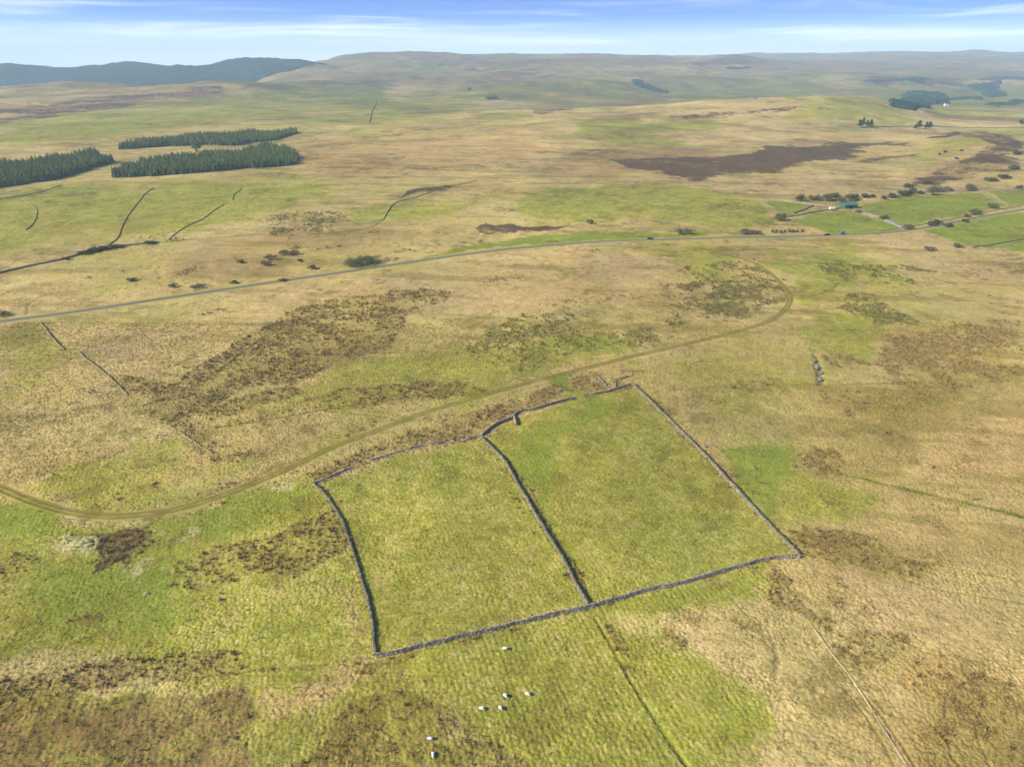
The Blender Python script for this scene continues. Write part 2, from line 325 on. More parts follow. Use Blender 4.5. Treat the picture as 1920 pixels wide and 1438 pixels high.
# ------------------------------------------------------------------ ground cover patches seen on the moor
# channel, strength, feather (photo px), polygon.  G green, L lush green, Y yellow-green, P pink-tan, B brown, O olive, H heather, R rushes, D red-brown, S straw(anti-green), W pale, A orange
PATCH = [
 ('G',1.0,10,[(600,905),(760,850),(897,818),(935,850),(1040,1020),(1105,1138),(900,1185),(708,1232),(660,1020)]),
 ('G',0.9,10,[(905,815),(960,790),(1080,745),(1183,720),(1260,790),(1420,955),(1497,1042),(1380,1070),(1108,1138),(985,920)]),
 ('L',0.9,14,[(940,850),(1000,820),(1060,790),(1110,760),(1150,745),(1130,790),(1060,830),(1040,900),(1010,930),(980,900)]),
 ('L',0.7,20,[(980,905),(1010,890),(1060,1000),(1110,1070),(1090,1110),(1050,1040)]),
 ('Y',0.5,30,[(1040,860),(1200,760),(1380,940),(1300,1050),(1150,1060)]),
 ('r',0.35,25,[(1210,800),(1270,810),(1360,920),(1330,960),(1250,900),(1180,860)]),
 ('L',0.9,10,[(1040,708),(1085,700),(1082,730),(1100,750),(1075,748)]),
 ('G',0.9,40,[(-200,960),(200,975),(420,960),(590,905),(660,1000),(712,1235),(560,1262),(300,1230),(150,1240),(-200,1290)]),
 ('L',0.8,25,[(80,1060),(220,1060),(420,1040),(340,1120),(330,1190),(100,1180),(20,1130)]),
 ('L',0.7,20,[(420,945),(560,930),(610,960),(560,985),(350,1010),(280,1000)]),
 ('L',0.8,15,[(-50,960),(80,960),(140,985),(90,1010),(-50,1030)]),
 ('Y',0.6,40,[(330,1120),(620,1090),(690,1180),(600,1240),(400,1230),(150,1200),(0,1220),(0,1190)]),
 ('S',0.7,25,[(440,1090),(560,1070),(600,1090),(500,1120),(420,1130)]),
 ('R',0.95,7,[(330,1060),(400,1022),(500,1010),(590,975),(640,950),(660,1010),(640,1040),(590,1060),(560,1082),(480,1066),(430,1085),(380,1110),(335,1100)]),
 ('R',0.5,6,[(580,930),(640,930),(655,1000),(600,990)]),
 ('R',0.9,7,[(556,905),(620,868),(700,830),(780,800),(860,770),(960,745),(1060,722),(1060,742),(980,768),(930,792),(898,815),(800,828),(700,858),(620,890),(580,925)]),
 ('B',0.5,14,[(556,905),(700,830),(860,770),(1060,722),(1040,742),(930,790),(800,828),(700,858),(580,925)]),
 ('R',0.5,7,[(1080,700),(1200,690),(1230,740),(1290,790),(1270,800),(1190,735),(1100,738),(1060,745)]),
 ('A',0.9,4,[(990,900),(1012,945),(1050,1005),(1090,1060),(1118,1120),(1105,1130),(1060,1055),(1018,990)]),
 ('R',1.0,4,[(948,858),(975,890),(1010,945),(1050,1010),(1085,1065),(1115,1125),(1100,1128),(1060,1060),(1020,990),(985,930)]),
 ('R',0.6,4,[(905,826),(930,850),(960,895),(950,900),(905,850),(880,835)]),
 ('R',0.35,6,[(930,880),(990,960),(1060,1070),(1095,1130),(1070,1120),(1000,1000),(935,905)]),
 ('R',0.9,4,[(1195,725),(1250,775),(1300,830),(1345,875),(1330,880),(1275,815),(1215,755)]),
 ('R',0.9,8,[(1490,1005),(1540,990),(1640,1010),(1720,1050),(1760,1075),(1720,1090),(1650,1075),(1560,1060),(1500,1040)]),
 ('O',0.8,20,[(1500,1000),(1640,1010),(1760,1060),(1780,1110),(1700,1100),(1560,1060),(1490,1040)]),
 ('R',0.75,8,[(1545,1080),(1590,1090),(1600,1120),(1580,1150),(1550,1130)]),
 ('R',0.8,7,[(1440,1070),(1480,1070),(1510,1140),(1550,1160),(1580,1170),(1560,1185),(1490,1150),(1450,1130)]),
 ('R',0.9,7,[(1600,1190),(1700,1180),(1720,1210),(1640,1260),(1570,1235)]),
 ('R',0.75,16,[(1700,1200),(1800,1220),(1930,1300),(1960,1460),(1730,1460),(1760,1330),(1720,1260)]),
 ('A',0.9,40,[(1710,1210),(1800,1220),(1980,1280),(1980,1480),(1720,1480),(1740,1330)]),
 ('O',0.7,30,[(1730,1290),(1800,1260),(1960,1310),(1960,1470),(1750,1460)]),
 ('P',0.9,60,[(1600,1090),(1750,1080),(1960,1080),(1960,1270),(1800,1230),(1650,1190)]),
 ('P',0.8,40,[(1600,1230),(1720,1270),(1760,1460),(1640,1400),(1580,1250)]),
 ('S',0.9,30,[(1500,1060),(1600,1090),(1700,1180),(1600,1240),(1660,1460),(1360,1460),(1400,1330),(1320,1260),(1300,1180),(1400,1130),(1470,1130)]),
 ('G',0.9,30,[(640,1280),(720,1240),(1110,1145),(1460,1060),(1440,1120),(1300,1160),(1250,1180),(1290,1440),(1000,1460),(880,1340),(760,1300)]),
 ('L',0.55,40,[(1120,1150),(1440,1075),(1430,1110),(1300,1150),(1170,1180)]),
 ('L',0.4,60,[(1290,1250),(1400,1270),(1440,1350),(1300,1390),(1240,1320)]),
 ('G',0.8,30,[(1240,1180),(1320,1250),(1440,1300),(1400,1460),(1230,1460)]),
 ('W',0.45,40,[(1170,1180),(1290,1170),(1340,1230),(1290,1250),(1220,1240)]),
 ('R',0.8,5,[(1130,1175),(1165,1190),(1175,1215),(1195,1290),(1205,1310),(1185,1305),(1160,1250),(1140,1210)]),
 ('R',0.6,5,[(1250,1190),(1290,1200),(1290,1220),(1255,1235)]),
 ('R',0.9,7,[(850,1205),(985,1180),(995,1200),(930,1215),(880,1220)]),
 ('R',0.8,6,[(630,1245),(700,1250),(760,1225),(790,1225),(760,1245),(670,1275)]),
 ('r',1.0,14,[(560,1460),(600,1400),(660,1330),(740,1300),(820,1330),(890,1340),(950,1390),(1010,1460)]),
 ('G',0.7,30,[(520,1480),(600,1380),(660,1290),(740,1270),(900,1340),(1010,1480)]),
 ('D',0.6,20,[(560,1460),(600,1400),(660,1330),(740,1305),(820,1335),(890,1345),(950,1390),(1010,1460)]),
 ('W',0.5,12,[(830,1360),(890,1350),(885,1400),(840,1405)]),
 ('D',0.95,22,[(-150,1350),(200,1312),(480,1270),(520,1320),(470,1380),(500,1420),(450,1480),(-150,1500)]),
 ('G',0.6,30,[(-150,1320),(200,1290),(500,1270),(620,1330),(560,1480),(-150,1500)]),
 ('R',0.8,3,[(480,1252),(590,1240),(700,1232),(700,1240),(590,1250),(480,1260)]),
 ('r',0.7,14,[(-150,1330),(200,1305),(480,1280),(500,1340),(470,1460),(-150,1500)]),
 ('R',0.85,8,[(-100,1290),(60,1270),(150,1245),(300,1225),(430,1198),(475,1240),(450,1262),(330,1270),(240,1275),(150,1300),(-100,1345)]),
 ('D',0.6,14,[(380,1205),(430,1198),(475,1240),(440,1262),(330,1262)]),
 ('W',0.45,20,[(-50,1250),(160,1220),(330,1240),(320,1275),(100,1310),(-50,1300)]),
 ('P',0.6,20,[(495,1290),(540,1262),(600,1265),(625,1290),(580,1315),(530,1328)]),
 ('R',0.75,8,[(-50,1040),(50,1030),(80,1050),(60,1090),(-50,1100)]),
 ('R',0.8,4,[(125,1155),(170,1145),(205,1155),(180,1170),(130,1172)]),
 ('H',0.62,6,[(190,1010),(225,993),(272,992),(270,1020),(240,1050),(205,1065),(165,1080),(185,1040)]),  # heather in the hollow; its dark colour also paints the hollow's shadow
 ('R',0.9,6,[(180,1005),(275,990),(300,1010),(240,1060),(190,1060)]),
 ('W',0.8,7,[(98,1012),(140,1000),(195,1003),(200,1020),(165,1042),(130,1040),(108,1028)]),
 ('W',0.9,6,[(235,1060),(290,1045),(300,1055),(260,1078),(235,1072)]),
 ('W',0.8,6,[(320,1010),(370,985),(375,1000),(330,1030)]),
 ('W',0.8,6,[(130,965),(180,970),(175,985),(130,985)]),
 ('W',0.8,6,[(235,975),(300,968),(290,985),(240,988)]),
 ('W',0.7,6,[(490,925),(530,910),(540,925),(510,935)]),
 ('R',0.6,5,[(380,940),(480,905),(420,910),(530,880),(600,850),(560,860),(450,890),(340,930)]),
 ('R',0.6,5,[(160,945),(240,918),(300,905),(300,915),(240,932),(190,948)]),
 ('R',0.7,4,[(410,945),(440,935),(445,945),(415,955)]),
 # left moor
 ('S',0.7,40,[(-150,700),(150,670),(380,840),(520,870),(400,900),(100,900),(-150,910)]),
 ('G',0.7,25,[(-50,650),(100,640),(130,680),(60,740),(-50,770)]),
 ('G',0.8,20,[(40,930),(180,870),(330,840),(420,880),(500,880),(380,930),(200,950),(80,945)]),
 ('Y',0.7,20,[(290,820),(360,840),(380,860),(290,880),(230,870)]),
 ('O',0.7,18,[(-50,615),(60,615),(90,640),(40,660),(-50,670)]),
 ('P',0.9,30,[(100,610),(400,560),(640,520),(900,480),(1100,470),(1250,500),(1220,560),(1000,590),(800,570),(560,600),(400,700),(200,690)]),
 ('G',0.5,14,[(120,600),(300,580),(420,575),(330,600),(200,620)]),
 ('O',0.8,18,[(230,700),(330,730),(420,660),(600,640),(760,600),(700,660),(560,720),(400,740),(330,800),(400,850),(360,850),(270,760)]),
 ('R',0.85,8,[(220,700),(320,720),(440,640),(540,590),(740,540),(860,545),(760,590),(720,650),(620,680),(560,730),(420,745),(330,790),(420,860),(360,850),(260,760)]),
 ('B',0.7,14,[(560,680),(640,640),(740,620),(800,570),(870,550),(760,640),(660,690),(600,720)]),
 ('G',0.8,18,[(610,690),(760,660),(900,630),(1100,610),(1180,630),(1180,660),(1000,700),(860,740),(640,760),(560,740)]),
 ('L',0.7,16,[(1060,640),(1130,610),(1170,640),(1100,660)]),
 ('r',0.8,8,[(850,650),(950,600),(1060,590),(1150,620),(1230,650),(1100,660),(1000,690),(880,670)]),
 ('r',0.8,7,[(1150,615),(1220,625),(1240,650),(1180,655)]),
 ('R',0.85,6,[(355,775),(420,755),(520,735),(560,745),(480,765),(380,795)]),
 ('R',0.7,6,[(400,800),(520,765),(700,730),(880,710),(920,730),(800,755),(600,775),(480,790)]),
 ('G',0.5,12,[(420,770),(700,720),(860,720),(700,770),(520,790)]),
 ('Y',0.8,20,[(400,800),(620,775),(720,780),(620,840),(500,870),(400,850)]),
 ('S',0.8,20,[(440,800),(600,780),(660,790),(560,850),(450,850)]),
 ('R',0.6,5,[(380,850),(470,850),(510,870),(460,875),(400,870)]),
 ('D',0.8,25,[(1080,480),(1180,495),(1230,530),(1120,540),(1060,510)]),
 ('G',0.6,15,[(1180,455),(1320,450),(1400,490),(1330,520),(1220,480)]),
 ('r',0.75,9,[(1280,500),(1420,485),(1470,540),(1440,580),(1320,600),(1240,640),(1250,570)]),
 ('B',0.45,25,[(1250,500),(1420,490),(1460,540),(1440,580),(1300,610),(1250,600)]),
 # right moor
 ('G',0.8,20,[(1440,500),(1560,470),(1700,480),(1640,520),(1500,540)]),
 ('G',0.95,16,[(1480,600),(1560,580),(1640,590),(1670,630),(1620,680),(1540,650),(1490,640)]),
 ('r',0.75,9,[(1540,500),(1680,490),(1760,505),(1680,530),(1560,530)]),
 ('r',0.9,9,[(1580,555),(1640,560),(1720,600),(1700,620),(1640,610),(1580,580)]),
 ('R',0.8,9,[(1670,640),(1760,600),(1930,600),(1930,700),(1800,720),(1660,720),(1640,690)]),
 ('B',0.6,30,[(1650,640),(1760,600),(1930,600),(1930,720),(1640,720)]),
 ('R',0.7,7,[(1490,650),(1560,655),(1640,685),(1560,690)]),
 ('O',0.7,22,[(1540,720),(1700,705),(1930,700),(1800,730),(1700,780),(1600,800),(1540,770)]),
 ('R',0.6,8,[(1540,720),(1700,705),(1800,720),(1700,770),(1600,790),(1550,760)]),
 ('R',0.5,7,[(1370,730),(1440,700),(1470,715),(1410,750)]),
 ('P',0.9,50,[(1720,760),(1930,730),(1960,950),(1800,900),(1720,840)]),
 ('W',0.7,30,[(1400,800),(1530,780),(1540,810),(1440,820)]),
 ('Y',1.0,50,[(1230,690),(1480,650),(1540,740),(1500,830),(1400,840),(1300,760)]),
 ('L',0.85,18,[(1340,845),(1480,820),(1500,880),(1480,1000),(1440,960),(1380,900)]),
 ('R',0.85,7,[(1490,850),(1560,835),(1590,865),(1540,880),(1490,875)]),
 ('G',0.6,30,[(1450,830),(1560,880),(1640,920),(1600,980),(1500,990)]),
 ('A',0.5,40,[(1640,960),(1930,970),(1930,1060),(1760,1060)]),
 ('P',0.8,40,[(1560,950),(1700,930),(1930,990),(1930,1080),(1760,1080),(1600,1010)]),
 ('O',0.6,20,[(1560,820),(1700,800),(1740,850),(1700,890),(1600,870)]),
 ('P',0.7,40,[(1500,455),(1700,450),(1930,480),(1930,600),(1760,560),(1650,540),(1560,470)]),
 ('R',0.4,8,[(1750,870),(1850,880),(1860,900),(1760,890)]),
 ('Y',0.75,60,[(1290,1120),(1480,1060),(1530,1180),(1620,1330),(1560,1460),(1300,1460)]),
 ('Y',0.7,50,[(1480,880),(1700,900),(1620,980),(1500,1010)]),
 ('Y',0.6,60,[(-50,720),(140,700),(330,820),(250,900),(-50,900)]),
 ('Y',0.6,40,[(1500,480),(1930,520),(1900,640),(1560,600)]),
 # beyond the lane
 ('L',1.0,3,[(712,503),(850,467),(1010,442),(1120,432),(1200,432),(1400,440),(1210,446),(1000,459),(860,474),(740,496)]),
 ('G',0.95,7,[(960,385),(1000,358),(1100,350),(1250,345),(1330,360),(1420,380),(1450,410),(1380,425),(1200,415),(1000,408)]),
 ('L',1.0,2,[(1482,412),(1530,400),(1585,395),(1630,408),(1700,426),(1660,436),(1560,439)]),
 ('L',1.0,2,[(1600,388),(1640,378),(1700,368),(1830,361),(1890,387),(1820,400),(1700,426),(1640,404)]),
 ('L',1.0,2,[(1850,360),(1960,359),(1960,380),(1897,387)]),
 ('L',0.9,3,[(1728,432),(1830,413),(1960,392),(1960,478),(1900,470),(1820,463)]),
 ('L',0.7,3,[(1430,378),(1480,379),(1535,386),(1480,404),(1460,395)]),
 ('G',0.9,4,[(1640,236),(1960,236),(1960,248),(1800,248),(1700,246)]),
 ('H',0.85,3,[(885,430),(900,421),(990,420),(1078,423),(1040,430),(1000,434),(950,438),(905,443)]),
 ('H',0.95,5,[(1145,306),(1300,293),(1450,277),(1600,264),(1660,264),(1600,280),(1640,288),(1520,300),(1430,322),(1300,335),(1200,326)]),
 ('H',0.75,4,[(1560,300),(1720,283),(1730,296),(1640,305)]),
 ('H',0.7,3,[(1640,270),(1700,264),(1690,272)]),
 ('D',0.9,5,[(1075,290),(1200,275),(1500,262),(1600,262),(1450,276),(1300,292),(1145,306),(1050,322),(980,330)]),
 ('D',0.8,6,[(960,328),(1100,300),(1180,318),(1280,335),(1100,338),(1000,338)]),
 ('H',0.6,4,[(1735,260),(1800,249),(1850,247),(1900,258),(1930,275),(1930,330),(1850,335),(1770,345),(1700,352),(1760,325),(1840,300),(1870,275),(1800,256)]),
 ('D',0.8,8,[(1735,258),(1900,250),(1940,300),(1900,335),(1700,352),(1780,310)]),
 ('H',0.8,2,[(752,372),(775,362),(830,358),(860,347),(800,352),(762,360)]),
 ('D',0.5,6,[(745,378),(830,350),(900,335),(1000,330),(900,345),(790,370)]),
 ('G',0.8,5,[(1750,265),(1860,258),(1850,275),(1760,310),(1720,300)]),
 ('P',0.9,12,[(560,280),(900,260),(1080,280),(1140,305),(1050,325),(900,335),(700,340),(560,310)]),
 ('A',0.85,14,[(540,270),(800,235),(1000,240),(1100,280),(900,320),(700,330),(560,320)]),
 ('Y',0.8,10,[(640,250),(800,225),(1000,212),(1000,232),(800,262),(680,270)]),
 ('G',0.6,8,[(1080,225),(1280,225),(1360,235),(1200,265),(1060,255)]),
 ('G',0.5,8,[(1500,190),(1640,190),(1740,230),(1600,245),(1480,230)]),
 ('S',0.9,12,[(1100,260),(1600,246),(1720,252),(1600,262),(1400,265),(1200,272)]),
 ('S',0.8,8,[(1300,345),(1500,300),(1700,310),(1740,350),(1600,372),(1440,370)]),
 ('P',0.7,10,[(1330,350),(1600,310),(1700,350),(1500,372)]),
 ('G',0.9,14,[(-60,380),(110,345),(300,352),(450,350),(560,340),(620,360),(430,420),(320,440),(210,450),(0,480),(-60,480)]),
 ('Y',0.8,14,[(100,335),(300,335),(500,330),(700,345),(560,380),(400,400),(250,360)]),
 ('B',0.6,12,[(80,430),(200,410),(330,390),(310,420),(180,450)]),
 ('S',0.8,8,[(0,470),(210,420),(205,455),(60,492),(-20,505)]),
 ('r',0.6,8,[(490,400),(600,385),(640,400),(620,440),(520,440)]),
 ('B',0.7,14,[(380,450),(560,420),(700,420),(860,430),(720,480),(620,500),(400,520),(280,530)]),
 ('G',0.8,6,[(640,400),(740,380),(900,380),(800,412),(680,418)]),
 ('Y',0.7,10,[(140,540),(400,520),(560,505),(400,535),(160,570)]),
 ('P',0.7,14,[(-50,555),(200,530),(500,500),(400,530),(60,580),(-50,590)]),
 ('S',0.6,10,[(860,430),(700,480),(900,455),(1200,428),(1450,425),(1450,440),(1400,415),(1100,420)]),
 # far slopes; the thin heather streaks also paint shading onto the ridges
 ('H',0.55,4,[(60,192),(200,184),(330,176),(420,168),(430,174),(300,188),(120,204)]),
 ('H',0.75,2,[(340,164),(420,159),(425,165),(360,172)]),
 ('H',0.58,4,[(-50,226),(70,218),(60,226),(-50,240)]),
 ('H',0.7,2,[(540,160),(700,150),(760,152),(640,162)]),
 ('H',0.65,3,[(720,118),(900,112),(1060,118),(900,124)]),
 ('H',0.7,2,[(1280,118),(1400,112),(1420,120),(1300,126)]),
 ('H',0.5,4,[(1380,205),(1480,195),(1560,200),(1440,212),(1200,228),(1220,220)]),
 ('G',0.8,3,[(1680,130),(1800,124),(1930,128),(1930,140),(1760,142)]),
 ('G',0.8,3,[(1860,175),(1930,165),(1930,205),(1880,205)]),
 ('G',0.9,6,[(-50,230),(200,200),(500,170),(720,150),(740,200),(600,215),(350,235),(150,270),(-50,290)]),
 ('G',0.7,8,[(560,215),(740,190),(900,190),(860,210),(700,235),(560,245)]),
 ('L',0.6,3,[(630,160),(660,145),(700,145),(710,165),(680,175),(640,175)]),
 ('A',0.6,6,[(190,240),(350,225),(540,200),(520,215),(330,250),(200,262)]),
 ('B',0.9,3,[(-50,200),(130,196),(330,180),(420,160),(440,165),(330,195),(150,215),(-50,240)]),
 ('H',0.58,4,[(-50,205),(140,200),(280,188),(200,205),(60,225),(-50,232)]),
 ('B',0.8,4,[(50,158),(400,152),(450,160),(300,172),(100,172)]),
 ('B',0.8,4,[(500,150),(640,132),(900,112),(1050,115),(1000,140),(800,140),(600,160)]),
 ('B',0.8,3,[(960,205),(1000,190),(1150,175),(1130,195),(1060,208)]),
 ('H',0.5,2,[(990,206),(1060,200),(1070,206),(1000,210)]),
 ('G',0.8,4,[(850,160),(1000,155),(1200,165),(1300,180),(1100,182),(930,186),(860,180)]),
 ('G',0.8,4,[(1250,170),(1400,150),(1500,165),(1480,185),(1280,188)]),
 ('G',0.8,4,[(1480,140),(1620,130),(1640,140),(1500,150)]),
 ('G',0.9,4,[(1640,165),(1760,160),(1920,165),(1920,225),(1800,215),(1680,195)]),
 ('B',0.8,3,[(1300,150),(1400,140),(1500,138),(1420,150),(1320,160)]),
 ('H',0.85,3,[(1620,150),(1720,145),(1840,150),(1760,158),(1640,160)]),
 ('A',0.5,4,[(1400,125),(1700,108),(1760,112),(1560,130)]),
 ('P',0.8,6,[(1700,210),(1850,212),(1930,222),(1930,232),(1740,232)]),
]
# dark ditches, sheep trods and one painted shadow line: points, width m, depth m, colour, strength
LINES = [
 ([(1118,1160),(1150,1215),(1180,1270),(1215,1325),(1250,1380),(1292,1440)], .55, .35, LUSH*0.7, .8),
 ([(1555,880),(1600,893),(1650,905),(1720,922),(1800,940),(1930,970)], 1.5, .12, LUSH*0.62, 1.0),
 ([(1450,1205),(1455,1230),(1452,1275)], .8, .2, RUSHDK, .5),
 ([(870,630),(960,628),(1040,625),(1090,610)], 1.2, .3, RUSHDK, .6),
 ([(0,925),(60,948),(130,966)], .3, .1, OLIVE, .4),
 ([(410,800),(520,783),(640,762),(760,745),(880,715)], .9, .4, RUSHDK, .7),
 ([(600,768),(680,776),(730,782)], .7, .3, RUSHDK, .7),
 ([(410,698),(450,665),(500,630)], .8, .3, RUSHDK, .6),
 ([(400,710),(560,695)], .6, .2, RUSHDK, .4),
 ([(640,400),(655,412),(680,420),(720,410)], 1.6, .4, RUSHDK, .8),
 ([(300,455),(450,442),(560,440),(680,430),(720,412)], 2.0, .4, RUSHDK, .7),
 ([(50,590),(55,570),(90,552),(140,545),(250,528),(380,500)], 1.0, .2, RUSHDK, .6),
 ([(110,345),(240,350),(300,354),(420,350),(530,345)], 1.5, .2, RUSHDK, .6),
 ([(460,390),(480,370),(520,345)], 1.2, .2, OLIVE, .6),
 ([(0,505),(60,480),(150,460),(210,440)], 1.0, .2, OLIVE, .5),
 ([(1740,560),(1840,580)], .7, .2, OLIVE, .5),
 ([(1520,555),(1545,548),(1570,535)], .9, .5, RUSHDK, .8),
 ([(1580,720),(1700,716),(1920,703)], 1.2, .3, OLIVE, .7),
 ([(1700,770),(1800,760),(1870,740)], .7, .2, OLIVE, .5),
 ([(1480,790),(1560,815),(1640,850),(1740,875)], .5, .2, OLIVE, .3),
 ([(1640,1040),(1700,1045),(1770,1060),(1920,1090)], .5, .2, OLIVE, .5),
 ([(1690,1080),(1740,1100),(1920,1130)], .5, .2, OLIVE, .4),
 ([(1600,1280),(1660,1350),(1720,1440)], .4, .2, OLIVE, .5),
 ([(1578,1282),(1640,1365),(1680,1440)], .35, .15, OLIVE, .5),
 ([(1740,1350),(1762,1372),(1780,1400),(1785,1420),(1800,1440)], .4, .2, RUSHDK, .5),
 ([(1790,1290),(1775,1310),(1772,1340),(1758,1362)], .4, .2, RUSHDK, .5),
 ([(1850,1300),(1846,1330),(1828,1350),(1835,1390),(1860,1440)], .4, .2, RUSHDK, .5),
 ([(1530,665),(1534,690),(1540,720)], 1.6, .9, RUSHDK, .9),
 ([(1570,450),(1640,460),(1700,468),(1780,470)], 2.0, .4, OLIVE, .7),
 ([(1400,440),(1560,450)], 1.2, .2, OLIVE, .3),
 ([(1260,335),(1330,352),(1400,365)], 2.0, .4, BROWN, .6),
 ([(1700,425),(1680,402),(1650,388)], 1.0, .1, GREEN*0.7, .5),
 ([(640,1290),(600,1340),(560,1400),(500,1440)], .9, .05, LUSH, .5),
 ([(0,1290),(200,1285),(420,1262),(480,1256)], .5, .2, OLIVE, .5),
 ([(140,1000),(215,1000),(245,1003)], .9, .5, HEATH, .9),  # shadow line at the outcrop's upper edge, painted in heather colour
 ([(335,1062),(330,1090),(345,1110)], .5, .1, LUSH, .7),
]
line_w = [spline(l[0], 3) for l in LINES]

def patch_world(poly):
    w = np.array([px(*p) for p in poly]); cu = np.mean([p[0] for p in poly]); cv = np.mean([p[1] for p in poly])
    yc = px(cu, cv)[1]; sx = mpp(yc); sy = max(abs(px(cu, cv-2)[1]-px(cu, cv+2)[1])/4, sx)
    return w, sx, min(sy, sx*yc/CAM_H*2.0)
_patches = [(c, s, f, *patch_world(p)) for c, s, f, p in PATCH]
def sdf(X, Y, w, sx, sy):
    px_, py_ = X/sx, Y/sy; q = w/np.array([sx, sy]); d = np.full(X.shape, 1e9, np.float32); ins = np.zeros(X.shape, bool)
    for a, b in zip(q, np.roll(q, -1, 0)):
        e = b-a; t = np.clip(((px_-a[0])*e[0]+(py_-a[1])*e[1])/(e@e+1e-9), 0, 1)
        d = np.minimum(d, np.hypot(px_-a[0]-t*e[0], py_-a[1]-t*e[1]))
        if abs(e[1]) > 1e-9:
            c = ((a[1] > py_) != (b[1] > py_)) & (px_ < e[0]*(py_-a[1])/e[1]+a[0]); ins ^= c
    return np.where(ins, d, -d)

def cover(X, Y, sp):
    """colour, rush density, roughness of the sward and sunken depth at world positions"""
    n = X.shape[0]; ch = {k: np.zeros(n, np.float32) for k in 'GLYPBOHRrDSWA'}
    sc = np.clip(Y/160, .8, 40)                                   # broad features get broader far off, where the moor opens up
    wx = fbm(X, Y, 40, 7, 11, sp=sp, gain=.72); wy = fbm(X, Y, 40, 7, 12, sp=sp, gain=.72)
    wX = fbm(X, Y, 160, 4, 13, sp=sp); wY = fbm(X, Y, 160, 4, 14, sp=sp)
    for c, s, f, w, sx, sy in _patches:
        fe = f*1.2; lo = w.min(0)-[fe*sx*2, fe*sy*2]; hi = w.max(0)+[fe*sx*2, fe*sy*2]
        m = np.flatnonzero((X > lo[0]) & (X < hi[0]) & (Y > lo[1]) & (Y < hi[1]))
        if not len(m): continue
        a = min(1, max(0, (sx*8-3)/3)) if sx > .375 else 0      # pick the warp scale that suits the distance
        wa = wx[m]*(1-a)+wX[m]*a; wb = wy[m]*(1-a)+wY[m]*a
        wk = np.clip(1.9-.012*fe, 1.2, 1.8); d = sdf(X[m]+wa*fe*sx*wk, Y[m]+wb*fe*sy*wk, w, sx, sy)
        v = s*ss(-fe*.6, fe*.6, d)
        ch[c][m] = np.maximum(ch[c][m], v)
    nA = fbm(X, Y, 60, 6, 21, sp=sp); nB = fbm(X, Y, 340, 5, 31, sp=sp); nC = fbm(X, Y, 9, 5, 41, sp=sp, gain=.7); nD = fbm(X, Y, 2.2, 3, 51, sp=sp, gain=.8)
    nE = fbm(X, Y, 1400, 5, 61, sp=sp)
    far = ss(500, 1500, Y)
    big = nA*(1-far)+nB*far; big = big*(1-.5*ss(2500, 4500, Y))+nE*.6*ss(2500, 4500, Y)
    fine = nC*.7+nD*.8
    tu, ti = worley(X+.25*vn(X, Y, 2, 151), Y+.25*vn(X, Y, 2, 152), .85, 150); tu2, ti2 = worley(X, Y, 2.1, 160)
    f1 = ss(1.0, .45, sp); f2 = ss(2.6, 1.0, sp)*(1-f1)
    tus = (.5-tu)*1.6*f1+(.5-tu2)*1.3*f2; tid = ti*f1+ti2*f2
    fine = fine*.75+.55*tus+.25*tid
    col = STRAW2 + (STRAW-STRAW2)*ss(-.4, .4, big)[:, None]
    def mixc(c, k):
        nonlocal col
        k = np.clip(k, 0, 1)[:, None]; col = col*(1-k)+np.asarray(c)*k
    mixc(PINK, ch['P']*ss(-.7, .2, big+.25*fine))
    mixc(ORANGE, ch['A']*ss(-.5, .4, big*.6+.7*fine+.1)*.8)
    g0 = .0 + .26*ss(-.2, .5, -big) - .5*ch['S'] + ch['G']*.75 + ch['L']*.75 + ch['Y']*.34 - ch['P']*.25 - ch['A']*.25
    gm = ss(.12, .70, g0 + .38*big + .34*fine)
    mixc(YGREEN, ss(.0, .5, g0 + .35*big + .42*fine)*.8)
    mixc(GREEN, gm*.9)
    mixc(LUSH, ss(.25, .9, ch['L'] + .28*nC+.1*nD)*.9)
    mixc(PALE, ch['W']*ss(-.5, .3, fine)*.8)
    # scattered dead-grass flecks everywhere, darker olive between the tussocks and in flecks
    mixc(STRAW*1.15, ss(.0, .75, .6*nD+.35*nC+.5*tid+.5*tus)*.42*(1-.6*ch['L']))
    mixc(OLIVE*.9, ss(.05, .85, -.55*nD-.3*nC-1.1*tus)*(.64-.40*np.clip(ch['L'], 0, 1)))
    mixc(OLIVE*.9, ss(.55, 1.0, -nC*1.1-.4*big+.1)*.5)
    mixc(BROWN*1.15, ch['B']*ss(-.6, .35, .6*big+.7*fine)*.8)
    mixc(OLIVE*1.15, ch['O']*ss(-.6, .35, .5*big+.8*fine)*.8)
    mixc(RED, ch['D']*ss(-.65, .5, .5*big+.7*fine+.25*nC)*.82)
    # background sedge streaks on the far slopes
    st = fbm(X*.20+Y*.06, Y+.12*X, 15, 5, 170, sp=sp, gain=.7); sm_ = ss(230, 330, Y)*(1-ss(1500, 2600, Y)); rt = np.maximum(sm_, ss(60, 130, X)*ss(120, 180, Y)*(1-ss(1500, 2600, Y)))
    grn = 1-.75*np.clip(np.maximum(ch['G'], ch['L']), 0, 1)
    mixc(OLIVE*1.15, rt*ss(.12, .65, st)*.55*grn); mixc(YGREEN, rt*ss(.1, .6, -st)*.25*grn)
    rg = 1-np.abs(vn(X, Y, 95, 175)+.25*nC); mixc(OLIVE, ss(250, 400, Y)*(1-far)*ss(.95, .995, rg)*.5)
    rg = 1-np.abs(vn(X, Y, 480, 176)+.3*vn(X, Y, 150, 177)+.1*vn(X, Y, 50, 178)); mixc(RUSHDK*.9, ss(1500, 2500, Y)*ss(.93, .99, rg)*.55)
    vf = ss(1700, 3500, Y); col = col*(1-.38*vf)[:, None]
    nF = fbm(X, Y, 260, 6, 71, sp=sp, gain=.75); nG = fbm(X, Y, 520, 6, 72, sp=sp, gain=.7)
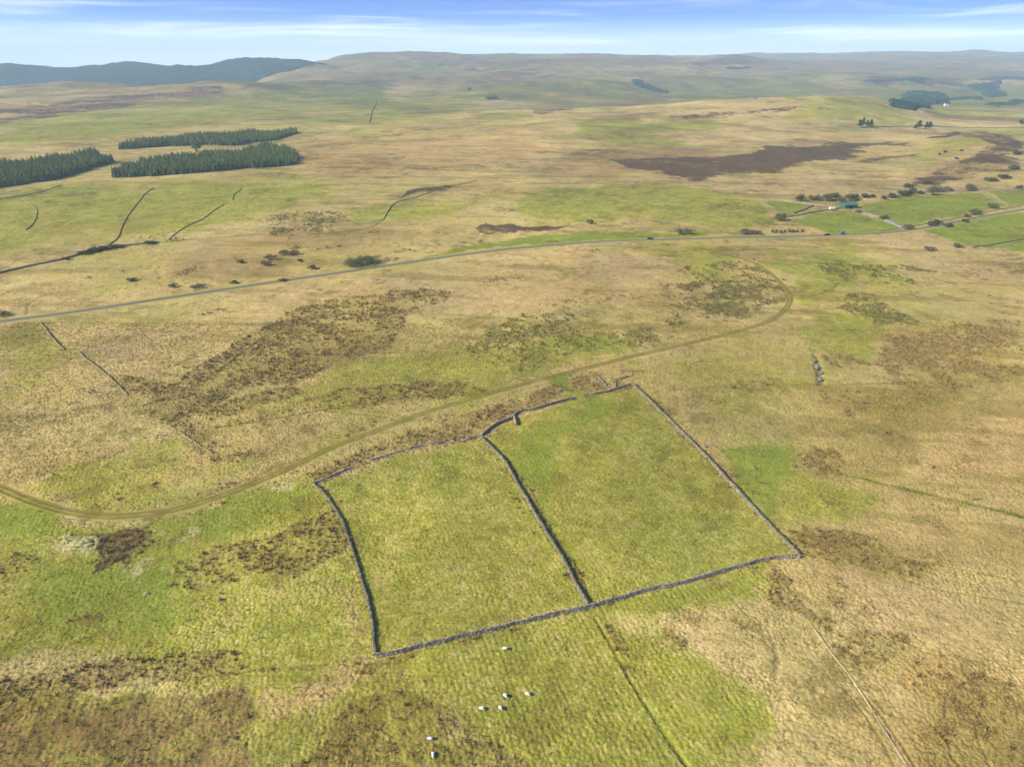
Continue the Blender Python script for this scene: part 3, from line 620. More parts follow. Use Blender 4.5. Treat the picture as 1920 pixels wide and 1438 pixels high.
    mixc(GREEN*.55, ss(1500, 3000, Y)*ss(-.25, .3, nG)*.8)
    mixc(BROWN*.72, far*ss(.05, .7, nF)*.6*(1-.6*np.maximum(ch['L'], ch['G']))); mixc(STRAW*1.1, far*ss(.1, .6, -nF+.2*nG)*.35*(1-.75*vf))
    mixc(HEATH*1.2, ss(900, 2500, Y)*ss(.35, .75, .7*nF+.5*fbm(X, Y, 900, 4, 73, sp=sp)+.1)*.55)
    mixc(BROWN*.75, ss(3000, 4500, Y)*ss(.1, .55, nE+.3*nB)*.6)
    nR = fbm(X, Y*.8, 3.6, 4, 81, sp=sp, gain=.8); nS = fbm(X, Y, 14, 3, 91, sp=sp)
    mid = ss(200, 420, Y)
    nS = nS+.35*fbm(X*.45, Y, 16, 4, 92, sp=sp); nR = nR*.8*(1-mid)+nR*.55*mid+nS*.55+.15*nC
    wild = ss(.12, .85, fbm(X, Y, 26, 4, 95, sp=sp)+.15*nS)*(1-far)*(1-np.clip(ch['G']*1.2, 0, 1))*.45
    rR = np.clip(ch['R']+wild, 0, 1)
    kR = ss(.18, .5, rR*.56 + nR*.55 - .16)*(rR > .02); kr = ss(.18, .5, ch['r']*.56 + nR*.55 - .16)*(ch['r'] > .02)
    mixc(OLIVE*1.3, ss(0, 1, ch['R']+.2*nS)*.30); mixc(BROWN*.8, kR*(.42+.2*mid)); mixc(OLIVE*.72, kr*(.5+.15*mid))
    mixc(HEATH, ss(.2, .6, ch['H']*.82+.28*nA+.30*nC+.12*nD)*(ch['H'] > .02)*.95)
    dep = np.zeros(n, np.float32)
    for (pts, wd, dp, c, k), lw in zip(LINES, line_w):
        d = dist_line(X, Y, lw, 8+wd*3); m = d < wd*4
        if m.any():
            wob = 1+.5*nC
            kk = np.where(m, ss(1.3, .3, d/(np.maximum(wd*.7, .6*sp)*wob))*k, 0); mixc(c, kk*(.75+.25*np.clip(nC*2, -1, 1)))
            dep = np.maximum(dep, np.where(m, ss(1.6, 0, d/np.maximum(wd, sp))*dp, 0))
    rough = np.clip(1.15 - .95*np.maximum(ch['G']*.75, ch['L']) , .18, 1.2)
    rush = np.maximum(ch['R'], wild*1.1)*ss(.0, .45, rR*.56+nR*.55-.16)
    rush2 = ch['r']*ss(.0, .45, ch['r']*.56+nR*.55-.16)
    nb = fbm(X, Y, 160, 9, 185, sp=sp, gain=.97); col = col*np.exp(.26*nb)[:, None]*(1+np.array([.05, 0, -.06])*fbm(X, Y, 30, 4, 188, sp=sp)[:, None])
    mixc(RUSHDK, ss(.42, .95, -nb)*ss(250, 420, Y)*.5*(1-.7*np.clip(ch['L'], 0, 1)))
    return np.clip(col, .008, .6), rush, rush2, rough, dep, ch, tus

# ------------------------------------------------------------------ the ground: one sheet to the far hills
def grid_rows():
    ys = []; v = 1600.0
    while True:
        b = PITCH + math.atan((v-719)/F)
        if b <= 0: break
        y = CAM_H/math.tan(b)
        if y > 4500: break
        ys.append(y); v -= 0.92 if v > 330 else (0.55 if v > 200 else .3)
    y = ys[-1]; 
    while y < 15400: y *= 1.006; ys.append(y)
    return np.array(ys)
gy = grid_rows()
tt = np.concatenate([-np.linspace(1.28, .80, 60, endpoint=False), np.linspace(-.80, .80, 1500), np.linspace(1.28, .80, 60, endpoint=False)[::-1]])
TT, YY = np.meshgrid(tt, gy); XX = TT*(cP*YY + sP*CAM_H)
X = XX.ravel(); Y = YY.ravel()
dy = np.gradient(gy); SPc = np.repeat(np.maximum(dy, .8/1500*2*(cP*gy+sP*CAM_H))[:, None], len(tt), 1).ravel()
sp_eff = np.sqrt(SPc*(1.07e-3*(cP*Y+sP*CAM_H)))
print('ground verts', len(X))
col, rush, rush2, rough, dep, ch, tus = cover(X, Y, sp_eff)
Z = H(X, Y)
d_track = dist_line(X, Y, track_w, 8); d_road = dist_line(X, Y, road_w, 25)
d_wall = np.minimum.reduce([dist_line(X, Y, lw, 3) for lw in wall_w[:11]])
foot = ss(1.7, .6, d_wall)*np.clip(.35+1.1*vn(X, Y, 5, 190), 0, 1)*(Y < 420); rush = np.maximum(rush, foot*.9)
calm = ss(1.6, 3.0, d_track)*ss(3.0, 9.0, d_road)
near = ss(900, 250, Y)
mic = tus*.16*(rough*.8+.25)*(1+.7*vn(X, Y, 14, 108)) + vn(X, Y, 1.7, 101)*.07*rough + vn(X, Y, .85, 102)*.06*(rough*.8+.15) + vn(X, Y, 4.5, 103)*.12*(rough*.7+.3) + vn(X, Y, .5, 105)*.05
mic = mic*near + (rush+rush2)*near*(.12+.28*np.clip(vn(X, Y, 1.5, 104)+.1, 0, 1))
# heather and sedge canopy farther off has real height too
mic = mic + ss(300, 700, Y)*(ch['H']*.8 + ch['D']*.25)*(1+vn(X, Y, 5, 106)*.6) + ss(250, 600, Y)*np.maximum(rush, rush2)*.6*(1+vn(X, Y, 6, 107))
# old ridge-and-furrow, parallel to the dividing wall
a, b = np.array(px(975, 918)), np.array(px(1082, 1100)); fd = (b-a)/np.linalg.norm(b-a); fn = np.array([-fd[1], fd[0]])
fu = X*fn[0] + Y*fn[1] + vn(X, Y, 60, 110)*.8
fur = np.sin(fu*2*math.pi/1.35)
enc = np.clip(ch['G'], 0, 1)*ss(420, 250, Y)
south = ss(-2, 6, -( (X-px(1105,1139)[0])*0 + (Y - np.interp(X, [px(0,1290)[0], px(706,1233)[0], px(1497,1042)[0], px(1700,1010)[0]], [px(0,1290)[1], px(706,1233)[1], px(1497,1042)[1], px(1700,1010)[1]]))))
lf = .012 + .016*south*ss(-40, 5, X)
mic = mic + fur*lf*enc*(.6+.6*vn(X, Y, 20, 111))
Zg = Z + mic*calm - dep - .06*ss(1.3, .6, d_track)
# grass is greener and lower along the lane verge
kv = (ss(7, 3, d_road)*.6)[:, None]; col = col*(1-kv)+YGREEN*kv
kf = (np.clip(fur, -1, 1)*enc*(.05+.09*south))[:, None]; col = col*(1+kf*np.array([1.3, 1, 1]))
nr, nc = len(gy), len(tt)
idx = np.arange(nr*nc).reshape(nr, nc)
quads = np.stack([idx[:-1, :-1], idx[:-1, 1:], idx[1:, 1:], idx[1:, :-1]], -1).reshape(-1, 4)
rgba = np.concatenate([col, np.ones((len(col), 1))], 1)
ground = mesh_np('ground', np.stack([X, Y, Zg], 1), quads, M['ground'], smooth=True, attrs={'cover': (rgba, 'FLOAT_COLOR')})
tag(ground, kind='structure')

# ------------------------------------------------------------------ lane and track
def strip(name, line, offs, zof, mats, colf=None, kind='structure', smooth=True):
    t = np.gradient(line, axis=0); t /= np.linalg.norm(t, axis=1)[:, None]+1e-9; nn = np.stack([t[:, 1], -t[:, 0]], 1)
    V = []; 
    for o, dz in zip(offs, zof):
        p = line + nn*o; V.append(np.stack([p[:, 0], p[:, 1], H(p[:, 0], p[:, 1])+dz], 1))
    V = np.stack(V, 1); n, k = V.shape[:2]; id_ = np.arange(n*k).reshape(n, k)
    q = np.stack([id_[:-1, 1:], id_[:-1, :-1], id_[1:, :-1], id_[1:, 1:]], -1).reshape(-1, 4)
    V = V.reshape(-1, 3); at = None
    if colf is not None:
        cc = colf(V[:, 0], V[:, 1], np.tile(np.array(offs), n)); at = {'cover': (np.concatenate([cc, np.ones((len(cc), 1))], 1), 'FLOAT_COLOR')}
    return tag(mesh_np(name, V, q, mats, smooth=smooth, attrs=at), kind=kind)
strip('road', road_w, [-2.4, -1.9, 0, 1.9, 2.4], [-.3, .17, .22, .17, -.3], M['asphalt'])
def tcol(x, y, o):
    r = np.exp(-((np.abs(o)-.85)/.36)**2)[:, None]; n1 = fbm(x, y, 9, 4, 120)[:, None]; n2 = fbm(x, y, 1.2, 2, 121)[:, None]
    base = cover(x, y, np.full(len(x), .35))[0]; inn = ss(2.1, 1.3, np.abs(o))[:, None]
    base = base*(1-.6*inn)+(GREEN*.55+OLIVE*.45)*.85*.6*inn/1.0
    rut = OLIVE*.62+BROWN*.22; k = np.clip(r*(.62+.5*n1), 0, .9)
    c = base*(1-k)+rut*k
    return np.clip(c*(1+.2*n2), .01, .5)
to = [-2.0, -1.7, -1.35, -1.1, -.85, -.6, -.3, 0, .3, .6, .85, 1.1, 1.35, 1.7, 2.0]
tz = [-.25, .02, .06, .0, -.03, .0, .08, .1, .08, .0, -.03, .0, .06, .02, -.25]
strip('track', track_w, to, [z+.04 for z in tz], M['track'], tcol)
path_w = spline([(1452,1068),(1475,1105),(1505,1150),(1545,1205),(1590,1262),(1640,1340),(1705,1440),(1740,1495)], .8)
path_w = path_w + np.stack([vn(path_w[:, 0], path_w[:, 1], 6, 130)*.3, path_w[:, 0]*0], 1)
def pcol(x, y, o): return np.clip(PALE*.85*(1+.3*fbm(x, y, 4, 3, 125)[:, None]), .02, .6)
strip('footpath', path_w, [-.3, -.2, 0, .2, .3], [-.3, .08, .12, .08, -.3], M['track'], pcol)

# ------------------------------------------------------------------ rush clumps and grass tussocks (uncountable)
def clumps(name, label, cat, dens, cap, blades, hgt, rad, colf, mat_, ymax):
    area = (SPc**0)*np.repeat(dy[:, None], len(tt), 1).ravel()*np.repeat(np.gradient(tt)[None, :], nr, 0).ravel()*(cP*Y+sP*CAM_H)
    pr = dens*area*(Y < ymax)*(np.abs(X) < .86*(cP*Y+sP*CAM_H))
    pr = pr*(d_track > 2.2)*(d_road > 5)*np.minimum(1, cap/max(pr.sum(), 1))
    cnt = rng.poisson(pr); ii = np.repeat(np.arange(len(X)), cnt); n = len(ii)
    r_ = np.repeat(dy[:, None], len(tt), 1).ravel()[ii]
    x = X[ii] + rng.uniform(-.5, .5, n)*.25*np.sqrt(np.maximum(r_, .2)); y = Y[ii] + rng.uniform(-.5, .5, n)*r_
    z = Zg[ii]
    s = rng.lognormal(0, .28, n)*np.clip(y/220, 1, 1.9)**.6
    ang = rng.uniform(0, 2*np.pi, (n, blades)); k = (np.arange(blades)[None, :]+rng.uniform(0, 1, (n, blades)))/blades
    rr = rad*s[:, None]*np.sqrt(k); hh = hgt*s[:, None]*(1.1-.55*k)*rng.uniform(.75, 1.2, (n, blades))
    bx, by = x[:, None]+rr*.45*np.cos(ang), y[:, None]+rr*.45*np.sin(ang)
    tx, ty = x[:, None]+rr*1.25*np.cos(ang)+.1*hgt, y[:, None]+rr*1.25*np.sin(ang)
    wdt = (.42*rad*s)[:, None]*rng.uniform(.7, 1.2, (n, blades)); a2 = rng.uniform(0, 2*np.pi, (n, blades))
    ex, ey = wdt*np.cos(a2)*.5, wdt*np.sin(a2)*.5
    zb = (z[:, None]-.12)*np.ones((1, blades))
    V = np.stack([np.stack([bx-ex, by-ey, zb], -1), np.stack([bx+ex, by+ey, zb], -1), np.stack([tx, ty, z[:, None]+hh], -1)], 2).reshape(-1, 3)
    Fc = np.arange(len(V)).reshape(-1, 3)
    c = colf(x, y, n); c = np.repeat(c, blades*3, 0)*np.repeat(rng.uniform(.85, 1.2, n*blades), 3)[:, None]
    o = mesh_np(name, V, Fc, mat_, attrs={'cover': (np.concatenate([np.clip(c, .01, .6), np.ones((len(c), 1))], 1), 'FLOAT_COLOR')})
    print(name, n); return tag(o, label, cat, kind='stuff')
def rcol(x, y, n, BROWN=BROWN*1.1):
    k = rng.uniform(0, 1, n)[:, None]; m = np.clip(.5+fbm(x, y, 12, 3, 140), 0, 1)[:, None]
    return (BROWN*1.25*(1-k)+np.array((.20, .135, .055))*k)*(1-m*.35)+OLIVE*m*.35
def rcol2(x, y, n):
    k = rng.uniform(0, 1, n)[:, None]; return RUSHDK*1.25*(1-k)+np.array((.12, .12, .035))*k
def gcol(x, y, n):
    k = rng.uniform(0, 1, n)[:, None]; return STRAW*1.0*(1-k)+YGREEN*1.0*k
clumps('brown_rushes', 'brown winter rush clumps growing in patches over the moor', 'rushes', rush*.75*(1-.5*ss(240, 420, Y)), 62000, 10, .62, .42, rcol, M['rush'], 620)
_brown2 = ch['D']*rush2
clumps('green_rushes', 'dark olive rush tufts scattered over the green slope', 'rushes', (rush2-_brown2*.9)*.6, 20000, 8, .5, .38, rcol2, M['rush'], 620)
clumps('bracken_tufts', 'low reddish brown tufts covering the wet ground in the foreground', 'bracken', _brown2*.5, 12000, 8, .34, .42, lambda x, y, n: RED*1.2*np.ones((n, 1)), M['rush'], 400)
clumps('moor_grass', 'pale dead grass tussocks over the whole moor', 'grass', np.clip(rough-.1, 0, 1)*.75+.45, 190000, 6, .30, .34, gcol, M['rush'], 330)

# ------------------------------------------------------------------ drystone walls
def build_wall(i, data, line):
    label, pts, hgt, wid, tumb, mk = data
    wid = wid*.72; d = np.r_[0, np.cumsum(np.linalg.norm(np.diff(line, axis=0), axis=1))]; yav = line[:, 1].mean()
    st = .28 if yav < 330 else (.6 if yav < 700 else 2.0)
    s = np.arange(0, d[-1], st); p = np.stack([np.interp(s, d, line[:, 0]), np.interp(s, d, line[:, 1])], 1)
    rs = np.random.default_rng(100+i)
    t = np.gradient(p, axis=0); t /= np.linalg.norm(t, axis=1)[:, None]+1e-9; nn = np.stack([t[:, 1], -t[:, 0]], 1)
    big = vn(s, s*0, 9, 200+i); sm = vn(s, s*0, 2.5, 230+i); hh = .88*hgt*np.clip(1+.07*big+.05*sm-tumb*(.35+.8*np.clip(sm+.6*big, 0, 1)), .08, 1.3)
    p = p + nn*(.22*vn(s, s*0, 7, 260+i)+.10*vn(s, s*0, 2.2, 270+i))[:, None]
    prof = [(-.5, -.3), (-.5, .0), (-.43, .35), (-.36, .7), (-.30, .96), (0, 1.0), (.30, .96), (.36, .7), (.43, .35), (.5, .0), (.5, -.3)]
    gz = H(p[:, 0], p[:, 1]); V = []
    sw = 1+tumb*.6
    for (o, z) in prof:
        j = rs.normal(0, .035, (len(s), 3)); oo = o*wid*sw*(1+.1*sm)
        zz = gz+np.where(z < 0, -.4, z*hh) + j[:, 2]
        q = p+nn*(oo[:, None])+j[:, :2]; V.append(np.stack([q[:, 0], q[:, 1], zz], 1))
    V = np.stack(V, 1); n, k = V.shape[:2]; id_ = np.arange(n*k).reshape(n, k)
    q = np.stack([id_[:-1, :-1], id_[:-1, 1:], id_[1:, 1:], id_[1:, :-1]], -1).reshape(-1, 4)
    V = V.reshape(-1, 3); faces = [q, np.array([[id_[0, 0], id_[0, 3], id_[0, 6], id_[0, 10]], [id_[-1, 10], id_[-1, 6], id_[-1, 3], id_[-1, 0]]])]
    # cope stones on top, fallen stones beside
    if yav < 420:
        C8 = np.array([[-1,-1,-1],[1,-1,-1],[1,1,-1],[-1,1,-1],[-1,-1,1],[1,-1,1],[1,1,1],[-1,1,1]], float)
        F6 = np.array([[0,3,2,1],[4,5,6,7],[0,1,5,4],[1,2,6,5],[2,3,7,6],[3,0,4,7]]); base = len(V); VV = [V]; FF = faces
        nf = int(len(s)*(.12+1.8*tumb)); ids = np.r_[np.arange(len(s)), rs.integers(0, len(s), nf)]; top = np.r_[np.ones(len(s), bool), np.zeros(nf, bool)]
        for a_, isT in zip(ids, top):
            if isT and hh[a_] < .45*hgt: continue
            sz = np.array([rs.uniform(.06, .13), rs.uniform(.14, .26), rs.uniform(.10, .19)]) if isT else np.array([rs.uniform(.1, .25), rs.uniform(.1, .22), rs.uniform(.07, .16)])
            c = C8*sz*rs.uniform(.75, 1.15, (8, 3)); off = rs.normal(0, .04) if isT else rs.choice([-1, 1])*wid*rs.uniform(.5, 1.0+tumb*.9)
            ax = t[a_]; bx = nn[a_]; 
            w = c[:, :1]*ax + c[:, 1:2]*bx
            ctr = p[a_]+bx*off; zz = gz[a_]+(hh[a_]+sz[2]*.45 if isT else sz[2]*.6)
            VV.append(np.c_[ctr+w, zz+c[:, 2]]); FF.append(F6+base); base += 8
        V = np.vstack(VV); faces = FF
    o = mesh_np('drystone_wall', V, np.vstack(faces), M[mk])
    tag(o, label, 'wall', 'drystone walls on the moor')
for i, (w, lw) in enumerate(zip(WALLS, wall_w)): build_wall(i, w, lw)

# ------------------------------------------------------------------ foliage
def leafcloud(V, Fc, c, r, n, leaf, rs, squash=1.0):
    """n small triangles through an uneven ellipsoid volume"""
    d = rs.normal(0, 1, (n, 3)); d /= np.linalg.norm(d, axis=1)[:, None]; d[:, 2] = np.where(d[:, 2] < -.35, -d[:, 2], d[:, 2])
    q = rs.uniform(.55, 1.05, n)[:, None]; p = c + d*q*r
    a = rs.normal(0, 1, (n, 3)); a = a/np.linalg.norm(a, axis=1)[:, None]*leaf; b = np.cross(a, d); b = b/(np.linalg.norm(b, axis=1)[:, None]+1e-6)*leaf*.8
    b0 = sum(len(v) for v in V); V.append(np.stack([p-a*.6, p+a*.6, p+b], 1).reshape(-1, 3)); Fc.append(np.arange(n*3).reshape(-1, 3)+b0)
def tube(V, Fc, p0, p1, r0, r1, k=6):
    p0 = np.array(p0, float); p1 = np.array(p1, float); d = p1-p0; d /= np.linalg.norm(d); u = np.cross(d, [.3, .9, .1]); u /= np.linalg.norm(u); w = np.cross(d, u)
    an = np.arange(k)*2*np.pi/k; ring = np.cos(an)[:, None]*u+np.sin(an)[:, None]*w; b0 = sum(len(v) for v in V)
    V.append(np.vstack([p0+ring*r0, p1+ring*r1])); j = (np.arange(k)+1) % k; i = np.arange(k)
    Fc.append(np.vstack([np.stack([i, j, j+k], 1), np.stack([i, j+k, i+k], 1)])+b0)
def shrub(name, label, cat, u, v, w, h, mk, group=None, seed=0, aspect=1.0, dense=1.0, trunk=.0, pos=None):
    rs = np.random.default_rng(seed+500); loc = pos or P3(u, v); e = tag(empty(name, loc, 0), label, cat, group); h = h*(1.3 if w < 20 else 1)
    V, Fc, TV, TF = [], [], [], []
    nl = max(4, int(5+w*aspect/1.6)); y = loc.y; leaf = max(.22, mpp(y)*.9)
    for k in range(nl):
        cx = rs.uniform(-.36, .36)*w; cy = rs.uniform(-.3, .3)*w*aspect; hz = h*rs.uniform(.55, .98)*(1-.7*(abs(cx)/w)**1.5)
        r = np.array([w*rs.uniform(.16, .26), w*aspect*rs.uniform(.18, .28), (hz-h*trunk)*.5]); c = np.array([cx, cy, h*trunk+(hz-h*trunk)*.52])
        leafcloud(V, Fc, c, r, int(150*dense), leaf, rs)
        tube(TV, TF, (cx*.15, cy*.15, -.3), tuple(c), .05+.015*h, .02, 5)
    mesh_np('crown', np.vstack(V), np.vstack(Fc), M[mk], e); mesh_np('trunk' if trunk > .12 else 'stems', np.vstack(TV), np.vstack(TF), M['bark'], e)
    return e
def pine(label, u, v, h, w, group, seed):
    rs = np.random.default_rng(seed+900); loc = P3(u, v); e = tag(empty('pine_tree', loc), label, 'tree', group)
    V, Fc, TV, TF = [], [], [], []; tube(TV, TF, (0, 0, -.5), (rs.uniform(-.4, .4), 0, h*.92), h*.028, h*.008, 7)
    for k in range(13):
        z = h*(.30+.68*k/12); rad = w*.5*(1-.75*((k/12)**1.6))*rs.uniform(.6, 1.1); a = rs.uniform(0, 6.28)
        c = np.array([math.cos(a)*rad*.55, math.sin(a)*rad*.55, z]); leafcloud(V, Fc, c, np.array([rad*.8, rad*.8, h*.10]), 170, max(.3, mpp(loc.y)*1.1), rs)
        tube(TV, TF, (0, 0, z-.6), tuple(c), .12, .04, 4)
    mesh_np('crown', np.vstack(V), np.vstack(Fc), M['pine'], e); mesh_np('trunk', np.vstack(TV), np.vstack(TF), M['bark'], e)

def conifer_mesh(rs, h, layers, spokes, w):
    V, Fc = [], []; b0 = 0
    for k in range(layers):
        f = k/layers; z0 = h*(.06+.86*f); z1 = h*min(1.0, .06+.86*f+1.9/layers*.8); r = w*(1-f)**.8+.12
        an = np.arange(spokes*2)*math.pi/spokes+rs.uniform(0, 3); rr = r*np.where(np.arange(spokes*2) % 2, .55, 1.0)*rs.uniform(.8, 1.15, spokes*2)
        ring = np.stack([np.cos(an)*rr, np.sin(an)*rr, z0-rr*.18*rs.uniform(.5, 1.5, spokes*2)], 1); V.append(ring); V.append(np.array([[0, 0, z1]]))
        i = np.arange(spokes*2); Fc.append(np.stack([i+b0, (i+1) % (spokes*2)+b0, np.full_like(i, b0+spokes*2)], 1)); b0 += spokes*2+1
    return np.vstack(V), np.vstack(Fc)
PLANT = [
 ('lower', [(212,333),(300,330),(400,322),(480,314),(562,308),(548,284),(505,279),(470,284),(460,290),(415,292),(352,299),(272,309),(228,320)], 12.5, 'squared lower wood'),
 ('upper', [(220,281),(300,276),(380,272),(440,273),(500,266),(556,252),(552,247),(480,252),(300,267),(225,276)], 12.5, 'long upper wood'),
 ('left', [(-140,378),(0,353),(60,343),(110,336),(150,324),(206,307),(196,302),(150,308),(184,293),(176,290),(120,300),(-10,314),(-140,330)], 12.5, 'wood at the left edge'),
]
def in_poly(x, y, w):
    ins = np.zeros(x.shape, bool)
    for a, b in zip(w, np.roll(w, -1, 0)):
        if abs(b[1]-a[1]) > 1e-9: ins ^= ((a[1] > y) != (b[1] > y)) & (x < (b[0]-a[0])*(y-a[1])/(b[1]-a[1])+a[0])
    return ins
protos = []
for k in range(5):
    rs = np.random.default_rng(40+k); V, Fc = conifer_mesh(rs, 11, 9, 8, 2.5)
    TV, TF = [], []; tube(TV, TF, (0, 0, -.6), (0, 0, 6), .22, .08, 6); n0 = len(V)
    o = mesh_np('conifer_tree', np.vstack([V, TV[0]]), np.vstack([Fc, TF[0]+n0]), [M['conifer'], M['bark']], midx=[0]*len(Fc)+[1]*len(TF[0])); protos.append(o)
used = [False]*5; bulkV, bulkF, b0 = [], [], 0; quota = {'lower': 130, 'upper': 60, 'left': 105}
for nm, poly, h, desc in PLANT:
    w = np.array([px(*p) for p in poly]); lo, hi = w.min(0), w.max(0); stp = 3.6
    gx, gyy = np.meshgrid(np.arange(lo[0], hi[0], stp), np.arange(lo[1], hi[1], stp)); gx = gx.ravel(); gyy = gyy.ravel()
    gx = gx+rng.uniform(-1, 1, len(gx)); gyy = gyy+rng.uniform(-1, 1, len(gyy))
    wob = 7; m = in_poly(gx+vn(gx, gyy, 22, 300)*wob, gyy+vn(gx, gyy, 22, 301)*wob*2, w); gx, gyy = gx[m], gyy[m]
    m = (vn(gx, gyy, 12, 302) > -.93); gx, gyy = gx[m], gyy[m]
    if len(gx) > 7000: k = rng.permutation(len(gx))[:7000]; gx, gyy = gx[k], gyy[k]
    gz = H(gx, gyy)
    # front row: no other tree between it and the camera
    front = []
    order = np.argsort(gyy); slot = {}
    for k in order:
        if (abs(gx[k]/(cP*gyy[k]+sP*CAM_H)) > .745): continue
        key = int(gx[k]/gyy[k]*1297/2.6)
        if key not in slot: slot[key] = 1; front.append(k)
    front = front[:quota[nm]]; fs = set(front); print(nm, 'trees', len(gx), 'front', len(front))
    sc = rng.uniform(.66, 1.12, len(gx))*(1+.12*vn(gx, gyy, 30, 303))
    for k in range(len(gx)):
        if k in fs:
            j = rng.integers(0, 5); o = protos[j] if not used[j] else protos[j].copy()
            if used[j]: C.objects.link(o)
            used[j] = True
            o.location = (gx[k], gyy[k], gz[k]); o.rotation_euler = (0, 0, rng.uniform(0, 6)); s_ = sc[k]; o.scale = (s_*rng.uniform(.9, 1.15),)*2+(s_,)
            tag(o, 'dark conifer in the front row of the '+desc, 'tree', 'front row of the '+desc)
        else:
            V, Fc = conifer_mesh(rng, h*.88*sc[k], 4, 5, 2.3*sc[k]); V = V+[gx[k], gyy[k], gz[k]-.3]
            bulkV.append(V); bulkF.append(Fc+b0); b0 += len(V)
tag(mesh_np('conifer_plantation', np.vstack(bulkV), np.vstack(bulkF), M['conifer']), 'mass of dark conifers filling the woods behind their front rows', 'wood', kind='stuff')
shrub('dark_tree', 'round dark tree standing between the two conifer woods', 'tree', 369, 285, 17, 13, 'conifer', seed=3, dense=2.5, trunk=.1)
shrub('far_copse', 'larger dark copse alone on the far green slope', 'trees', 921, 186, 42, 17, 'conifer', seed=4, aspect=1.6, dense=4, trunk=.05)
shrub('far_copse', 'smaller dark copse left of the larger one on the far slope', 'trees', 880, 170, 16, 12, 'conifer', seed=5, dense=2)
for k, (u, v, h, w, lab) in enumerate([(1611,240,14,11,'tall dark pine, leftmost of the left pine group'),(1617,239,17,9,'tallest pine in the left pine group'),(1625,238,11,8,'shorter pine third from the left in the left pine group'),(1632,239,14,11,'spreading pine, rightmost of the left pine group'),
    (1716,243,9,8,'small pine, leftmost of the right pine group'),(1723,242,15,12,'broad pine second from the left in the right pine group'),(1736,243,13,10,'pine third from the left in the right pine group'),(1742,243,14,10,'dark pine, rightmost of the right pine group'),(1913,236,13,10,'lone pine at the right edge beyond the heather knoll')]):
    pine(lab, u, v, h, w, 'pines beyond the dark heather' if k < 8 else None, k)
